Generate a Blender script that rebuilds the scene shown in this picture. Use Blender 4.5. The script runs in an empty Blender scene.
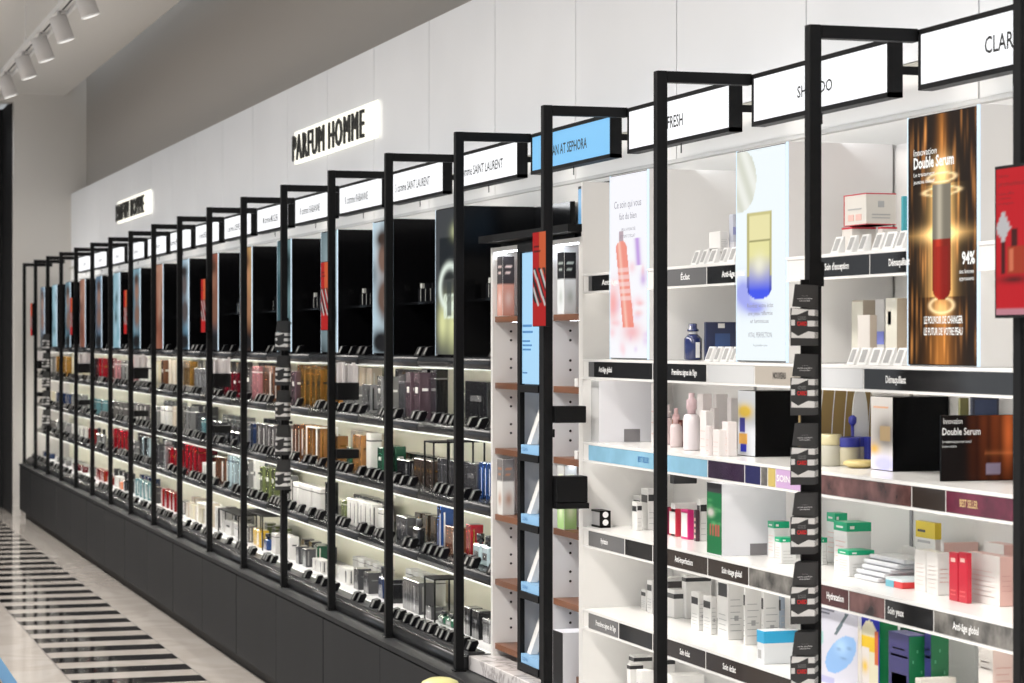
import bpy, math, random
import numpy as np
from mathutils import Vector
random.seed(7)
S = bpy.context.scene
COL = S.collection
# ------------------------------------------------------------------ camera
F, TH = 2420.0, math.radians(17.09)
CX, CZ, HZ = -2.293, 1.66, 340.5
SN, CS = math.sin(TH), math.cos(TH)
cd = bpy.data.cameras.new('camera'); cam = bpy.data.objects.new('camera', cd); COL.objects.link(cam)
cd.lens = 36 * F / 1024; cd.sensor_width = 36; cd.clip_end = 200; cd.shift_y = -1.0 / 1024
cam.location = (CX, 0, CZ); cam.rotation_euler = (math.pi / 2, 0, -TH)
cd.dof.use_dof = True; cd.dof.focus_distance = 7.2; cd.dof.aperture_fstop = 9.0
S.camera = cam
# ------------------------------------------------------------------ world, lights, exposure
w = bpy.data.worlds.new('world'); S.world = w; w.use_nodes = True
w.node_tree.nodes['Background'].inputs[0].default_value = (0.86, 0.93, 1.0, 1)
w.node_tree.nodes['Background'].inputs[1].default_value = 0.85
S.view_settings.view_transform = 'Standard'; S.view_settings.look = 'None'
S.view_settings.exposure = 0.0; S.view_settings.gamma = 1.0; S.view_settings.use_curve_mapping = False

def area(name, loc, rot, sx, sy, power, col=(1, 1, 1), spread=180):
    l = bpy.data.lights.new(name, 'AREA'); l.shape = 'RECTANGLE'; l.size = sx; l.size_y = sy
    l.energy = power; l.color = col; l.spread = math.radians(spread)
    o = bpy.data.objects.new(name, l); COL.objects.link(o); o.location = loc; o.rotation_euler = rot
    return o
# long rows of ceiling light over the aisle (the shop's downlights), turned a little to the shelves
area('aisle_ceiling_light', (-2.2, 10, 3.85), (0, math.radians(-14), 0), 0.5, 26, 690, (1, 0.955, 0.90), 128)
# area light added in place of the track spots to brighten the white panels
area('added_panel_light', (-0.5, 12, 3.8), (0, math.radians(-42), 0), 0.15, 24, 14, (0.92, 0.96, 1.0), 95)
# uplight row lying on top of the shelving, behind the hanging signs
area('shelf_top_uplight', (0.27, 10.6, 2.175), (0, math.radians(-130), 0), 0.05, 25, 26, (0.96, 0.98, 1.0))

# ------------------------------------------------------------------ helpers
def at_s(px, X):                      # along-wall position of picture column px on the plane X
    a = math.atan((px - 512) / F) + TH
    return (X - CX) / math.tan(a)
def ppm(px, X): return CS * (px - 512 + F * math.tan(TH)) / (X - CX)   # pixels per metre of height
def z_at(px, py, X): return CZ + (HZ - py) / ppm(px, X)
def x_from_base(px, py, zs):          # depth plane of a point standing on height zs
    return CX + (CZ - zs) * CS * (px - 512 + F * math.tan(TH)) / (py - HZ)
def x_on_s(px, s): return CX + s * math.tan(math.atan((px - 512) / F) + TH)

MATS = {}
def mat(name, col, rough=0.5, metal=0.0, coat=0.0, emit=0.0, ecol=None, noise=0.0, nscale=20, bump=0.0, trans=0.0, alpha=1.0, spec=0.5, stretch=None):
    if name in MATS: return MATS[name]
    m = bpy.data.materials.new(name); m.use_nodes = True; nt = m.node_tree; b = nt.nodes['Principled BSDF']
    c = (*col, 1)
    b.inputs['Base Color'].default_value = c; b.inputs['Roughness'].default_value = rough
    b.inputs['Metallic'].default_value = metal; b.inputs['Coat Weight'].default_value = coat
    b.inputs['Coat Roughness'].default_value = 0.08; b.inputs['Specular IOR Level'].default_value = spec
    b.inputs['Transmission Weight'].default_value = trans; b.inputs['Alpha'].default_value = alpha
    if emit: b.inputs['Emission Color'].default_value = (*(ecol or col), 1); b.inputs['Emission Strength'].default_value = emit
    if noise or bump:
        tc = nt.nodes.new('ShaderNodeTexCoord'); mp = nt.nodes.new('ShaderNodeMapping'); n = nt.nodes.new('ShaderNodeTexNoise')
        n.inputs['Scale'].default_value = nscale; n.inputs['Detail'].default_value = 4
        if stretch: mp.inputs['Scale'].default_value = stretch
        nt.links.new(tc.outputs['Object'], mp.inputs[0]); nt.links.new(mp.outputs[0], n.inputs['Vector'])
        if noise:
            r = nt.nodes.new('ShaderNodeMapRange'); r.inputs[3].default_value = 1 - noise; r.inputs[4].default_value = 1 + noise * 0.6
            r.inputs[1].default_value = 0.3; r.inputs[2].default_value = 0.7
            mx = nt.nodes.new('ShaderNodeVectorMath'); mx.operation = 'SCALE'; mx.inputs[0].default_value = col
            nt.links.new(n.outputs[0], r.inputs[0]); nt.links.new(r.outputs[0], mx.inputs['Scale']); nt.links.new(mx.outputs[0], b.inputs['Base Color'])
        if bump:
            bp = nt.nodes.new('ShaderNodeBump'); bp.inputs['Strength'].default_value = bump; bp.inputs['Distance'].default_value = 0.01
            nt.links.new(n.outputs[0], bp.inputs['Height']); nt.links.new(bp.outputs[0], b.inputs['Normal'])
    MATS[name] = m
    return m
def glow(name, col, strength, cam_rough=0.3):
    return mat(name, tuple(x * 0.12 for x in col), 0.4, emit=strength, ecol=col)
def veined(name, base, vein, scale, rough, thin=0.04, tiles=None):
    if name in MATS: return MATS[name]
    m = bpy.data.materials.new(name); m.use_nodes = True; nt = m.node_tree; b = nt.nodes['Principled BSDF']
    tc = nt.nodes.new('ShaderNodeTexCoord'); n = nt.nodes.new('ShaderNodeTexNoise'); n.inputs['Scale'].default_value = scale
    n.inputs['Detail'].default_value = 6; n.inputs['Distortion'].default_value = 1.2
    cr = nt.nodes.new('ShaderNodeValToRGB'); e = cr.color_ramp.elements
    e[0].position = 0.5 - thin; e[0].color = (*base, 1); e[1].position = 0.5 + thin; e[1].color = (*base, 1)
    k = cr.color_ramp.elements.new(0.5); k.color = (*vein, 1)
    nt.links.new(tc.outputs['Object'], n.inputs['Vector']); nt.links.new(n.outputs[0], cr.inputs[0]); nt.links.new(cr.outputs[0], b.inputs['Base Color'])
    b.inputs['Roughness'].default_value = rough; b.inputs['Coat Weight'].default_value = 0.2
    MATS[name] = m
    return m
def vcol_mat(name, strength, rough=0.35):
    if name in MATS: return MATS[name]
    m = bpy.data.materials.new(name); m.use_nodes = True; nt = m.node_tree; b = nt.nodes['Principled BSDF']
    a = nt.nodes.new('ShaderNodeVertexColor'); a.layer_name = 'print'
    b.inputs['Roughness'].default_value = rough; b.inputs['Specular IOR Level'].default_value = 0.06
    if strength: b.inputs['Base Color'].default_value = (0.004, 0.004, 0.004, 1)
    else: nt.links.new(a.outputs[0], b.inputs['Base Color'])
    if strength: nt.links.new(a.outputs[0], b.inputs['Emission Color']); b.inputs['Emission Strength'].default_value = strength
    MATS[name] = m
    return m

ORG = {}
def org(p): return ORG.get(p.name, Vector((0, 0, 0))) if p else Vector((0, 0, 0))
def tag(o, label=None, cat=None, group=None, kind=None):
    if label: o['label'] = label
    if cat: o['category'] = cat
    if group: o['group'] = group
    if kind: o['kind'] = kind
    return o
def thing(name, label, cat, loc, group=None):
    o = bpy.data.objects.new(name, None); COL.objects.link(o); o.location = loc; o.empty_display_size = 0.05
    ORG[o.name] = Vector(loc)
    return tag(o, label, cat, group)
class MB:
    def __init__(s): s.v = []; s.f = []; s.m = []; s.sm = []
    def quad(s, pts, m=0, smooth=False):
        n = len(s.v); s.v += [tuple(p) for p in pts]; s.f.append(tuple(range(n, n + len(pts)))); s.m.append(m); s.sm.append(smooth)
    def box(s, x0, x1, y0, y1, z0, z1, m=0):
        n = len(s.v)
        s.v += [(x0, y0, z0), (x1, y0, z0), (x1, y1, z0), (x0, y1, z0), (x0, y0, z1), (x1, y0, z1), (x1, y1, z1), (x0, y1, z1)]
        for q in ((0, 3, 2, 1), (4, 5, 6, 7), (0, 1, 5, 4), (1, 2, 6, 5), (2, 3, 7, 6), (3, 0, 4, 7)):
            s.f.append(tuple(n + i for i in q)); s.m.append(m); s.sm.append(False)
        return s
    def cbox(s, x0, x1, y0, y1, z0, z1, c=0.003, m=0):     # box with chamfered vertical and top edges
        r = [(x0 + c, y0), (x1 - c, y0), (x1, y0 + c), (x1, y1 - c), (x1 - c, y1), (x0 + c, y1), (x0, y1 - c), (x0, y0 + c)]
        mx, my = (x0 + x1) / 2, (y0 + y1) / 2
        def ins(p): return (p[0] + (c if p[0] < mx else -c), p[1] + (c if p[1] < my else -c))
        rings = [[(*ins(p), z0) for p in r], [(*p, z0 + c) for p in r], [(*p, z1 - c) for p in r], [(*ins(p), z1) for p in r]]
        n = len(s.v)
        for g in rings: s.v += g
        for k in range(3):
            for i in range(8):
                j = (i + 1) % 8; s.f.append((n + k * 8 + i, n + k * 8 + j, n + k * 8 + 8 + j, n + k * 8 + 8 + i)); s.m.append(m); s.sm.append(False)
        s.f.append(tuple(n + 24 + i for i in range(8))); s.m.append(m); s.sm.append(False)
        s.f.append(tuple(n + 7 - i for i in range(8))); s.m.append(m); s.sm.append(False)
        return s
    def prism(s, prof, y0, y1, m=0, smooth=False):         # profile in x,z extruded along y
        n = len(s.v); k = len(prof)
        s.v += [(p[0], y0, p[1]) for p in prof] + [(p[0], y1, p[1]) for p in prof]
        for i in range(k):
            j = (i + 1) % k; s.f.append((n + i, n + j, n + k + j, n + k + i)); s.m.append(m); s.sm.append(smooth)
        s.f.append(tuple(n + k - 1 - i for i in range(k))); s.m.append(m); s.sm.append(False)
        s.f.append(tuple(n + k + i for i in range(k))); s.m.append(m); s.sm.append(False)
        return s
    def lathe(s, cx, cy, prof, seg=20, m=0, sy=1.0):
        n = len(s.v)
        for r, z in prof:
            for i in range(seg):
                a = 2 * math.pi * i / seg; s.v.append((cx + r * math.cos(a), cy + sy * r * math.sin(a), z))
        for k in range(len(prof) - 1):
            for i in range(seg):
                j = (i + 1) % seg; s.f.append((n + k * seg + i, n + k * seg + j, n + (k + 1) * seg + j, n + (k + 1) * seg + i)); s.m.append(m); s.sm.append(True)
        s.f.append(tuple(n + seg - 1 - i for i in range(seg))); s.m.append(m); s.sm.append(False)
        s.f.append(tuple(n + (len(prof) - 1) * seg + i for i in range(seg))); s.m.append(m); s.sm.append(False)
        return s
    def tube(s, p, q, r, seg=10, m=0):
        p, q = Vector(p), Vector(q); d = (q - p).normalized(); u = d.orthogonal().normalized(); v = d.cross(u); n = len(s.v)
        for c in (p, q):
            for i in range(seg):
                a = 2 * math.pi * i / seg; s.v.append(tuple(c + u * r * math.cos(a) + v * r * math.sin(a)))
        for i in range(seg):
            j = (i + 1) % seg; s.f.append((n + i, n + j, n + seg + j, n + seg + i)); s.m.append(m); s.sm.append(True)
        s.f.append(tuple(n + seg - 1 - i for i in range(seg))); s.m.append(m); s.sm.append(False)
        s.f.append(tuple(n + seg + i for i in range(seg))); s.m.append(m); s.sm.append(False)
        return s
    def turn(s, cx, cy, a, z=None, tilt=0):                # turn everything about a vertical axis
        c, d = math.cos(a), math.sin(a)
        s.v = [(cx + (x - cx) * c - (y - cy) * d, cy + (x - cx) * d + (y - cy) * c, zz) for x, y, zz in s.v]; return s
    def mesh(s, name, mats, o):
        me = bpy.data.meshes.new(name); me.from_pydata([(x - o.x, y - o.y, z - o.z) for x, y, z in s.v], [], s.f)
        for mm in (mats if isinstance(mats, (list, tuple)) else [mats]): me.materials.append(mm)
        me.polygons.foreach_set('material_index', s.m); me.polygons.foreach_set('use_smooth', s.sm); me.update()
        return me
    def build(s, name, mats, parent=None, origin=None, label=None):
        o_ = org(parent) if parent else (Vector(origin) if origin else Vector((0, 0, 0)))
        ob = bpy.data.objects.new(name, s.mesh(name, mats, o_)); COL.objects.link(ob)
        if parent: ob.parent = parent; ORG[ob.name] = o_
        else: ob.location = o_; ORG[ob.name] = o_
        if label: ob['label'] = label
        return ob
def child(parent, name, m, *boxes, **k):
    b = MB()
    for q in boxes: b.box(*q)
    return b.build(name, m, parent, **k)
def text(parent, name, txt, m, X, Y, Z, h, width=None, face='x', ext=0.0008, align='LEFT', bold=0.0):
    """lettering as a mesh: face 'x' reads for someone looking towards +X, face 'y' for someone looking along +Y"""
    c = bpy.data.curves.new(name, 'FONT'); c.body = txt; c.size = 1; c.extrude = 0; c.align_x = 'LEFT'; c.resolution_u = 2
    c.offset = bold
    t = bpy.data.objects.new(name, c); me = bpy.data.meshes.new_from_object(t)
    bpy.data.objects.remove(t); bpy.data.curves.remove(c)
    co = np.empty(len(me.vertices) * 3, 'f'); me.vertices.foreach_get('co', co); co = co.reshape(-1, 3)
    w0 = co[:, 0].max() - co[:, 0].min(); k = h / 0.70; sx = k if width is None else width / w0
    x = (co[:, 0] - co[:, 0].min()) * sx; z = co[:, 1] * k
    if align == 'CENTER': x -= w0 * sx / 2
    o_ = org(parent)
    if face == 'x': out = np.stack([np.full_like(x, X - ext), Y - x, Z + z], 1)
    else: out = np.stack([X + x, np.full_like(x, Y - ext), Z + z], 1)
    out -= np.array(o_)
    me.vertices.foreach_set('co', out.astype('f').ravel()); me.materials.clear(); me.materials.append(m); me.update(); me.name = name
    ob = bpy.data.objects.new(name, me); COL.objects.link(ob); ob.parent = parent; ORG[ob.name] = o_
    return ob
def art(parent, name, X, y_far, y_near, z0, z1, fn, nx, nz, m, face='x', label=None):
    """printed picture: a fine grid whose points carry the print's colours; fn(u,v)->rgb, u from the far side to the near side"""
    u = np.linspace(0, 1, nx); v = np.linspace(0, 1, nz); U, V = np.meshgrid(u, v)
    rgb = np.clip(fn(U, V), 0, 1).reshape(-1, 3); o_ = org(parent)
    if face == 'x': P = np.stack([np.full(U.size, X), (y_far + (y_near - y_far) * U).ravel(), (z0 + (z1 - z0) * V).ravel()], 1)
    else: P = np.stack([(X[0] + (X[1] - X[0]) * U).ravel(), np.full(U.size, y_near), (z0 + (z1 - z0) * V).ravel()], 1)
    P -= np.array(o_)
    fs = [(j * nx + i, j * nx + i + 1, (j + 1) * nx + i + 1, (j + 1) * nx + i) for j in range(nz - 1) for i in range(nx - 1)]
    me = bpy.data.meshes.new(name); me.from_pydata(P.tolist(), [], fs)
    a = me.color_attributes.new('print', 'FLOAT_COLOR', 'POINT'); a.data.foreach_set('color', np.concatenate([rgb, np.ones((len(rgb), 1))], 1).astype('f').ravel())
    me.materials.append(m); me.update()
    ob = bpy.data.objects.new(name, me); COL.objects.link(ob); ob.parent = parent; ORG[ob.name] = o_
    if label: ob['label'] = label
    return ob
def G(U, V, cu, cv, su, sv): return np.exp(-((U - cu) / su) ** 2 - ((V - cv) / sv) ** 2)
def IN(U, V, u0, u1, v0, v1): return ((U > u0) & (U < u1) & (V > v0) & (V < v1)).astype(float)
def mixc(base, col, w): return base * (1 - w[..., None]) + np.array(col) * w[..., None]

ORD = ['', 'first', 'second', 'third', 'fourth', 'fifth', 'sixth', 'seventh', 'eighth', 'ninth', 'tenth', 'eleventh', 'twelfth', 'thirteenth', 'fourteenth', 'fifteenth', 'sixteenth', 'seventeenth', 'eighteenth', 'nineteenth', 'twentieth', 'twenty-first']
NUM = ['', 'one', 'two', 'three', 'four', 'five', 'six', 'seven', 'eight']
def place_word(i, n): return 'leftmost of' if i == 0 else 'rightmost of' if i == n - 1 else f'{ORD[i + 1]} from left of'
def ps(n): return n + 5.155           # far face of portal post n (0 = second portal from the right)

# ------------------------------------------------------------------ materials
M_black = mat('black_powder_coat', (0.0045, 0.0045, 0.005), 0.5, spec=0.18)
M_blackgloss = mat('black_gloss_panel', (0.003, 0.003, 0.0035), 0.18, spec=0.22)
M_shelfblack = mat('black_satin_shelf', (0.02, 0.021, 0.023), 0.3, spec=0.5)
M_cabinet = mat('charcoal_cabinet', (0.016, 0.0165, 0.018), 0.6, spec=0.2, noise=0.12, nscale=6, stretch=(1, 1, 0.15))
M_white = mat('white_laminate', (0.78, 0.765, 0.745), 0.35)
M_white2 = mat('white_shelf_gloss', (0.86, 0.85, 0.835), 0.25, coat=0.2)
M_backlit = mat('cream_back_panel', (0.74, 0.71, 0.57), 0.5)
M_wood = mat('walnut_shelf', (0.19, 0.075, 0.035), 0.4, noise=0.45, nscale=14, stretch=(1, 0.12, 3))
M_marble = veined('grey_veined_marble', (0.72, 0.69, 0.68), (0.40, 0.37, 0.37), 9, 0.22, 0.06)
M_ink = mat('black_ink', (0.01, 0.01, 0.01), 0.5)
M_inkgrey = mat('grey_ink', (0.3, 0.3, 0.31), 0.5)
M_inkwhite = mat('white_ink', (0.85, 0.85, 0.85), 0.5)
M_inkgold = mat('gold_ink', (0.6, 0.42, 0.2), 0.4)
M_inkred = mat('red_ink', (0.65, 0.02, 0.02), 0.4)
M_signface = glow('lit_sign_face', (0.97, 0.98, 1.0), 1.05)
M_signblue = glow('lit_blue_sign_face', (0.22, 0.55, 0.88), 0.95)
M_led = glow('led_strip_light', (1.0, 0.98, 0.92), 10.0)
M_led_warm = glow('warm_led_strip_light', (1.0, 0.97, 0.87), 54.0)
M_led_low = glow('deck_strip_light', (1.0, 0.98, 0.92), 1.2)
M_ledcool = glow('cool_led_strip_light', (0.85, 0.92, 1.0), 14.0)
M_edge = glow('lit_poster_edge', (0.72, 0.88, 1.0), 1.0)
M_acryl = mat('clear_acrylic', (0.95, 0.96, 0.97), 0.06, trans=0.9, alpha=0.35)
M_chrome = mat('steel_trim', (0.55, 0.55, 0.56), 0.22, metal=1.0)
M_post = vcol_mat('lit_poster_print', 1.0)
M_print = vcol_mat('matt_print', 0.0, 0.3)

# ------------------------------------------------------------------ the setting
def struct(name, b, m): return tag(b.build(name, m), kind='structure')
M_floor = veined('polished_floor_stone', (0.62, 0.575, 0.53), (0.55, 0.50, 0.455), 2.2, 0.12, 0.12)
M_floorblack = mat('black_floor_stone', (0.012, 0.0115, 0.0125), 0.07, noise=0.3, nscale=5)
M_joint = mat('floor_joint', (0.10, 0.09, 0.085), 0.6)
fl = struct('floor', MB().box(-9, 0.7, -2.5, 26, -0.1, 0), M_floor)
b = MB()
for xx in (-0.885, -0.243):
    b.box(xx - 0.003, xx + 0.003, 1.5, 23.5, 0.0, 0.0008)
b.build('joint_line', M_joint, fl)
S0 = at_s(208, -0.24)
k = 0
while S0 - 0.43 * 8 + 0.4295 * k < 23.2:
    y = S0 - 0.4295 * 8 + 0.4295 * k
    child(fl, 'stripe_tile', M_floorblack, (-0.882, -0.246, y, y + 0.205, -0.01, 0.0010)); k += 1
M_ceil = mat('ceiling_paint', (0.72, 0.705, 0.68), 0.75)
M_beige = mat('taupe_wall_paint', (0.37, 0.343, 0.312), 0.85)
M_far = mat('pale_taupe_wall_paint', (0.66, 0.635, 0.60), 0.8)
M_dark = mat('dark_void_paint', (0.004, 0.004, 0.005), 0.8)
struct('ceiling', MB().box(-9, 0.42, -2.5, 26, 4.0, 4.12), M_ceil)
struct('wall_right', MB().box(0.47, 0.62, -2.5, 23.35, 0, 3.05), M_far)
struct('wall_right_upper', MB().box(0.62, 0.75, -2.5, 23.35, 3.05, 4.9), M_beige)
struct('ceiling_upper', MB().box(0.2, 0.9, -2.5, 23.35, 4.75, 4.9), M_beige)
struct('wall_far', MB().box(-0.06, 0.75, 23.33, 23.5, 0, 4.9), M_far)
struct('baseboard_far', MB().box(-0.075, -0.0, 23.3, 23.35, 0, 0.09), M_far)
struct('wall_back_dark', MB().box(-9, -0.06, 24.4, 24.5, -0.1, 3.95).box(-0.07, -0.06, 23.5, 24.4, 0, 3.95), M_dark)
struct('trim_far', MB().box(-9, -0.06, 23.34, 23.6, 3.93, 4.0), M_far)
M_panel = mat('white_wall_panel', (0.80, 0.81, 0.83), 0.3, coat=0.15, noise=0.04, nscale=1.2)
M_panel2 = mat('white_wall_panel_lower', (0.74, 0.725, 0.70), 0.4)
wr = bpy.data.objects['wall_right']
for i in range(-7, 18):
    y0 = i + 5.17; y1 = min(i + 6.162, 23.33)
    child(wr, 'wall_panel', M_panel, (0.455, 0.471, y0, y1, 2.36, 3.05))
    child(wr, 'wall_panel', M_panel2, (0.455, 0.471, y0, y1, 2.235, 2.335))
struct('trim_1', MB().box(0.452, 0.472, -2.5, 23.33, 2.338, 2.357), mat('groove_metal', (0.42, 0.41, 0.36), 0.4))
struct('trim_2', MB().box(0.445, 0.472, -2.5, 23.33, 2.222, 2.233), mat('seam_metal', (0.5, 0.49, 0.47), 0.4))

# ------------------------------------------------------------------ base cabinets
def bay_word(n):
    if n >= 3: return f'{ORD[n - 2]} perfume bay from white cabinet'
    return {2: 'the white wooden-shelved cabinet', 1: 'the bay with the pink bottle poster', 0: 'the bay with the gold and blue jar poster', -1: 'the bay with the orange serum poster', -2: 'the bay beyond the orange serum poster'}[n]
for n in range(-2, 18):
    y0, y1 = ps(n) - 0.07, ps(n) + 0.93
    t = thing('base_cabinet', (f'charcoal base cabinet under the {bay_word(n)}' if n >= 3 else f'charcoal base cabinet under {bay_word(n)}') if n > -3 else 'charcoal base cabinet nearest the camera, out of frame', 'cabinet', (0.2, (y0 + y1) / 2, 0), 'charcoal base cabinets')
    child(t, 'carcass', M_cabinet, (-0.015, 0.45, y0 + 0.001, y1 - 0.001, 0.07, 0.485))
    child(t, 'plinth', M_black, (0.02, 0.43, y0 + 0.001, y1 - 0.001, 0, 0.07))
    MB().cbox(-0.034, -0.016, y0 + (0.007 if n % 2 else 0.002), y1 - (0.002 if n % 2 else 0.007), 0.075, 0.478, 0.002).build('door', M_cabinet, t)
    child(t, 'worktop', M_cabinet, (-0.04, 0.45, y0 + 0.0005, y1 - 0.0005, 0.485, 0.505))

# ------------------------------------------------------------------ portal frames
PZ0, PZ1, PW = 0.505, 2.389, 0.030
for n in range(-2, 19):
    s = ps(n) + (.02 if n == -1 else 0); lab = f'black square-tube portal frame, {ORD[n + 2]} from the right edge' if n >= -1 else f'black square-tube portal frame just beyond the right edge'
    t = thing('portal_frame', lab, 'frame', (0, s - 0.015, PZ0), 'portal frames along the wall display')
    MB().cbox(0, PW, s - PW, s, PZ0 + 0.004, PZ1, 0.0015).build('post', M_black, t)
    child(t, 'foot_plate', M_black, (-0.006, PW + 0.006, s - PW - 0.006, s + 0.006, PZ0, PZ0 + 0.004))
    child(t, 'top_bar', M_black, (PW, 0.275, s - PW, s, PZ1 - 0.031, PZ1 - 0.0008))
# ------------------------------------------------------------------ hanging lightbox signs
SIGNS = {-1: ('CLARINS', 985, 0, 0.037), 0: ('SHISEIDO', 797.5, 832.5, 0.030), 1: ('FRESH', 667.6, 683, 0.036), 2: ('CLEAN AT SEPHORA', 545.5, 587, 0.035),
         3: ('S comme SAINT LAURENT', 458, 503, 0.035), 4: ('S comme SAINT LAURENT', 395.5, 430, 0.036), 5: ('R comme RABANNE', 345, 368, 0.037), 6: ('R comme RABANNE', 300, 320, 0.037),
         7: ('M comme MUGLER', 263, 278, 0.037), 8: ('L comme LOEWE', 227, 240, 0.036), 9: ('K comme KENZO', 199, 207, 0.036), 10: ('J comme JPG', 170, 178, 0.036)}
for n in range(-2, 16):
    y0, y1 = ps(n) + 0.121, ps(n + 1) - PW - 0.006
    nm = SIGNS.get(n)
    look = 'pale blue' if n == 2 else 'white'
    lab = {-1: 'white lightbox sign above the orange serum poster', 0: 'white lightbox sign above the gold and blue jar poster', 1: 'white lightbox sign above the pink bottle poster', 2: 'pale blue lightbox sign above the white wooden-shelved cabinet', -2: 'white lightbox sign beyond the right edge'}.get(n) or f'white lightbox sign over the {bay_word(n)}'
    t = thing('lightbox_sign', lab, 'sign', (0.29, (y0 + y1) / 2, 2.243), 'lightbox signs hung between portal frames')
    t_ = 0.012
    MB().box(0.272, 0.31, y0, y1, 2.243, 2.2435 + t_).box(0.272, 0.31, y0, y1, 2.385 - t_, 2.385).box(0.272, 0.31, y0, y0 + t_ * .6, 2.243, 2.385).box(0.272, 0.31, y1 - t_ * .6, y1, 2.243, 2.385).box(0.30, 0.311, y0 + .001, y1 - .001, 2.244, 2.384).build('casing', M_black, t)
    child(t, 'lit_face', M_signblue if n == 2 else M_signface, (0.276, 0.296, y0 + t_ * .6, y1 - t_ * .6, 2.243 + t_, 2.385 - t_))
    child(t, 'bracket', M_black, (0.311, 0.455, y1 - 0.02, y1 - 0.012, 2.30, 2.32)); child(t, 'bracket', M_black, (0.311, 0.455, y0 + 0.012, y0 + 0.02, 2.30, 2.32))
    child(t, 'power_wire', M_black, (0.289, 0.292, (y0 + y1) / 2, (y0 + y1) / 2 + 0.003, 2.215, 2.243))
    if nm:
        tx, a, c, h = nm; Y = at_s(a, 0.276); wd = Y - at_s(c, 0.276) if c else None
        text(t, 'lettering', tx, M_ink, 0.276, Y, 2.293, h, wd, bold=.012)
    else:
        text(t, 'lettering', 'comme', M_ink, 0.276, (y0 + y1) / 2 + 0.1, 2.295, 0.036, 0.22)

# ------------------------------------------------------------------ PARFUM HOMME wall letters
M_letter = mat('black_letter', (0.01, 0.01, 0.01), 0.35)
M_plate = glow('backlit_letter_plate', (1.0, 0.97, 0.84), 1.3)
for i, (pa, pb, pc) in enumerate(((292, 363.5, 377), (115.5, 143.5, 150))):
    Ya, Yb, Yc = at_s(pa, 0.42), at_s(pb, 0.42), at_s(pc, 0.44)
    t = thing('wall_lettering', 'large black PARFUM HOMME letters on a glowing plate, ' + ('nearer pair on the white wall' if i == 0 else 'smaller distant one at left'), 'sign', (0.44, Ya, 2.6), 'backlit wall signs')
    if i == 0: t['label'] = 'larger nearer backlit wall sign reading PARFUM HOMME in black letters'
    else: t['label'] = 'smaller distant backlit wall sign reading PARFUM HOMME at far left'
    child(t, 'glowing_plate', M_plate, (0.440, 0.448, Yc, Ya + 0.03, 2.615, 2.79))
    child(t, 'spacer', M_acryl, (0.448, 0.456, Yc + .2, Ya - 0.2, 2.66, 2.74))
    word = 'PARFUM HOMME'; adv = []
    for q in range(1, len(word) + 1):
        c = bpy.data.curves.new('c', 'FONT'); c.body = word[:q]; c.size = 1; tt = bpy.data.objects.new('c', c); mm = bpy.data.meshes.new_from_object(tt)
        xs_ = [v.co.x for v in mm.vertices]; adv.append((max(xs_), min(xs_))); bpy.data.meshes.remove(mm)
        c.body = word[q - 1]; mm = bpy.data.meshes.new_from_object(tt); xs_ = [v.co.x for v in mm.vertices] or [0]; adv[-1] += (max(xs_) - min(xs_),); bpy.data.objects.remove(tt); bpy.data.curves.remove(c)
    kx = (Ya - Yb) / (adv[-1][0] - adv[0][1])
    for ch, (mx_, mn_, w_) in zip(word, adv):
        if ch == ' ': continue
        x = text(t, 'letter', ch, M_letter, 0.425, Ya - (mx_ - w_ - adv[0][1]) * kx, 2.63, 0.138, w_ * kx * .88, bold=0.0)
        md = x.modifiers.new('depth', 'SOLIDIFY'); md.thickness = 0.010; md.offset = 0
# ------------------------------------------------------------------ shelf geometry shared by all bays
SF = 0.14                             # front plane of the shelves
ZS = [1.600, 1.345, 1.080, 0.835]     # shelf tops, from the one under the posters downwards
ZB = 0.560                            # bottom deck
# slanted black price holder: shared mesh, origin at its lower front corner
hb = MB(); hb.prism([(0.0, 0.0), (0.016, 0.034), (0.036, 0.038), (0.040, 0.028), (0.026, 0.0)], -0.026, 0.026, 0)
hb.quad([(0.0015, -0.022, 0.006), (0.0140, -0.022, 0.0325), (0.0140, -0.004, 0.0325), (0.0015, -0.004, 0.006)][::-1], 1)
hb.v[-4:] = [(x - 0.0012, y, z + 0.0006) for x, y, z in hb.v[-4:]]
HOLD = hb.mesh('price_holder', [mat('black_holder_gloss', (0.004, 0.004, 0.005), 0.35, spec=0.12), mat('holder_label', (0.26, 0.26, 0.25), 0.35)], Vector((0, 0, 0)))
def holder(parent, x, y, z, rz=0.0):
    o = bpy.data.objects.new('price_holder', HOLD); COL.objects.link(o); o.parent = parent
    o.location = Vector((x, y, z)) - org(parent); o.rotation_euler = (0, 0, rz)
M_fascia = mat('shelf_fascia', (0.022, 0.023, 0.026), 0.25, spec=0.5)
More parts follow.
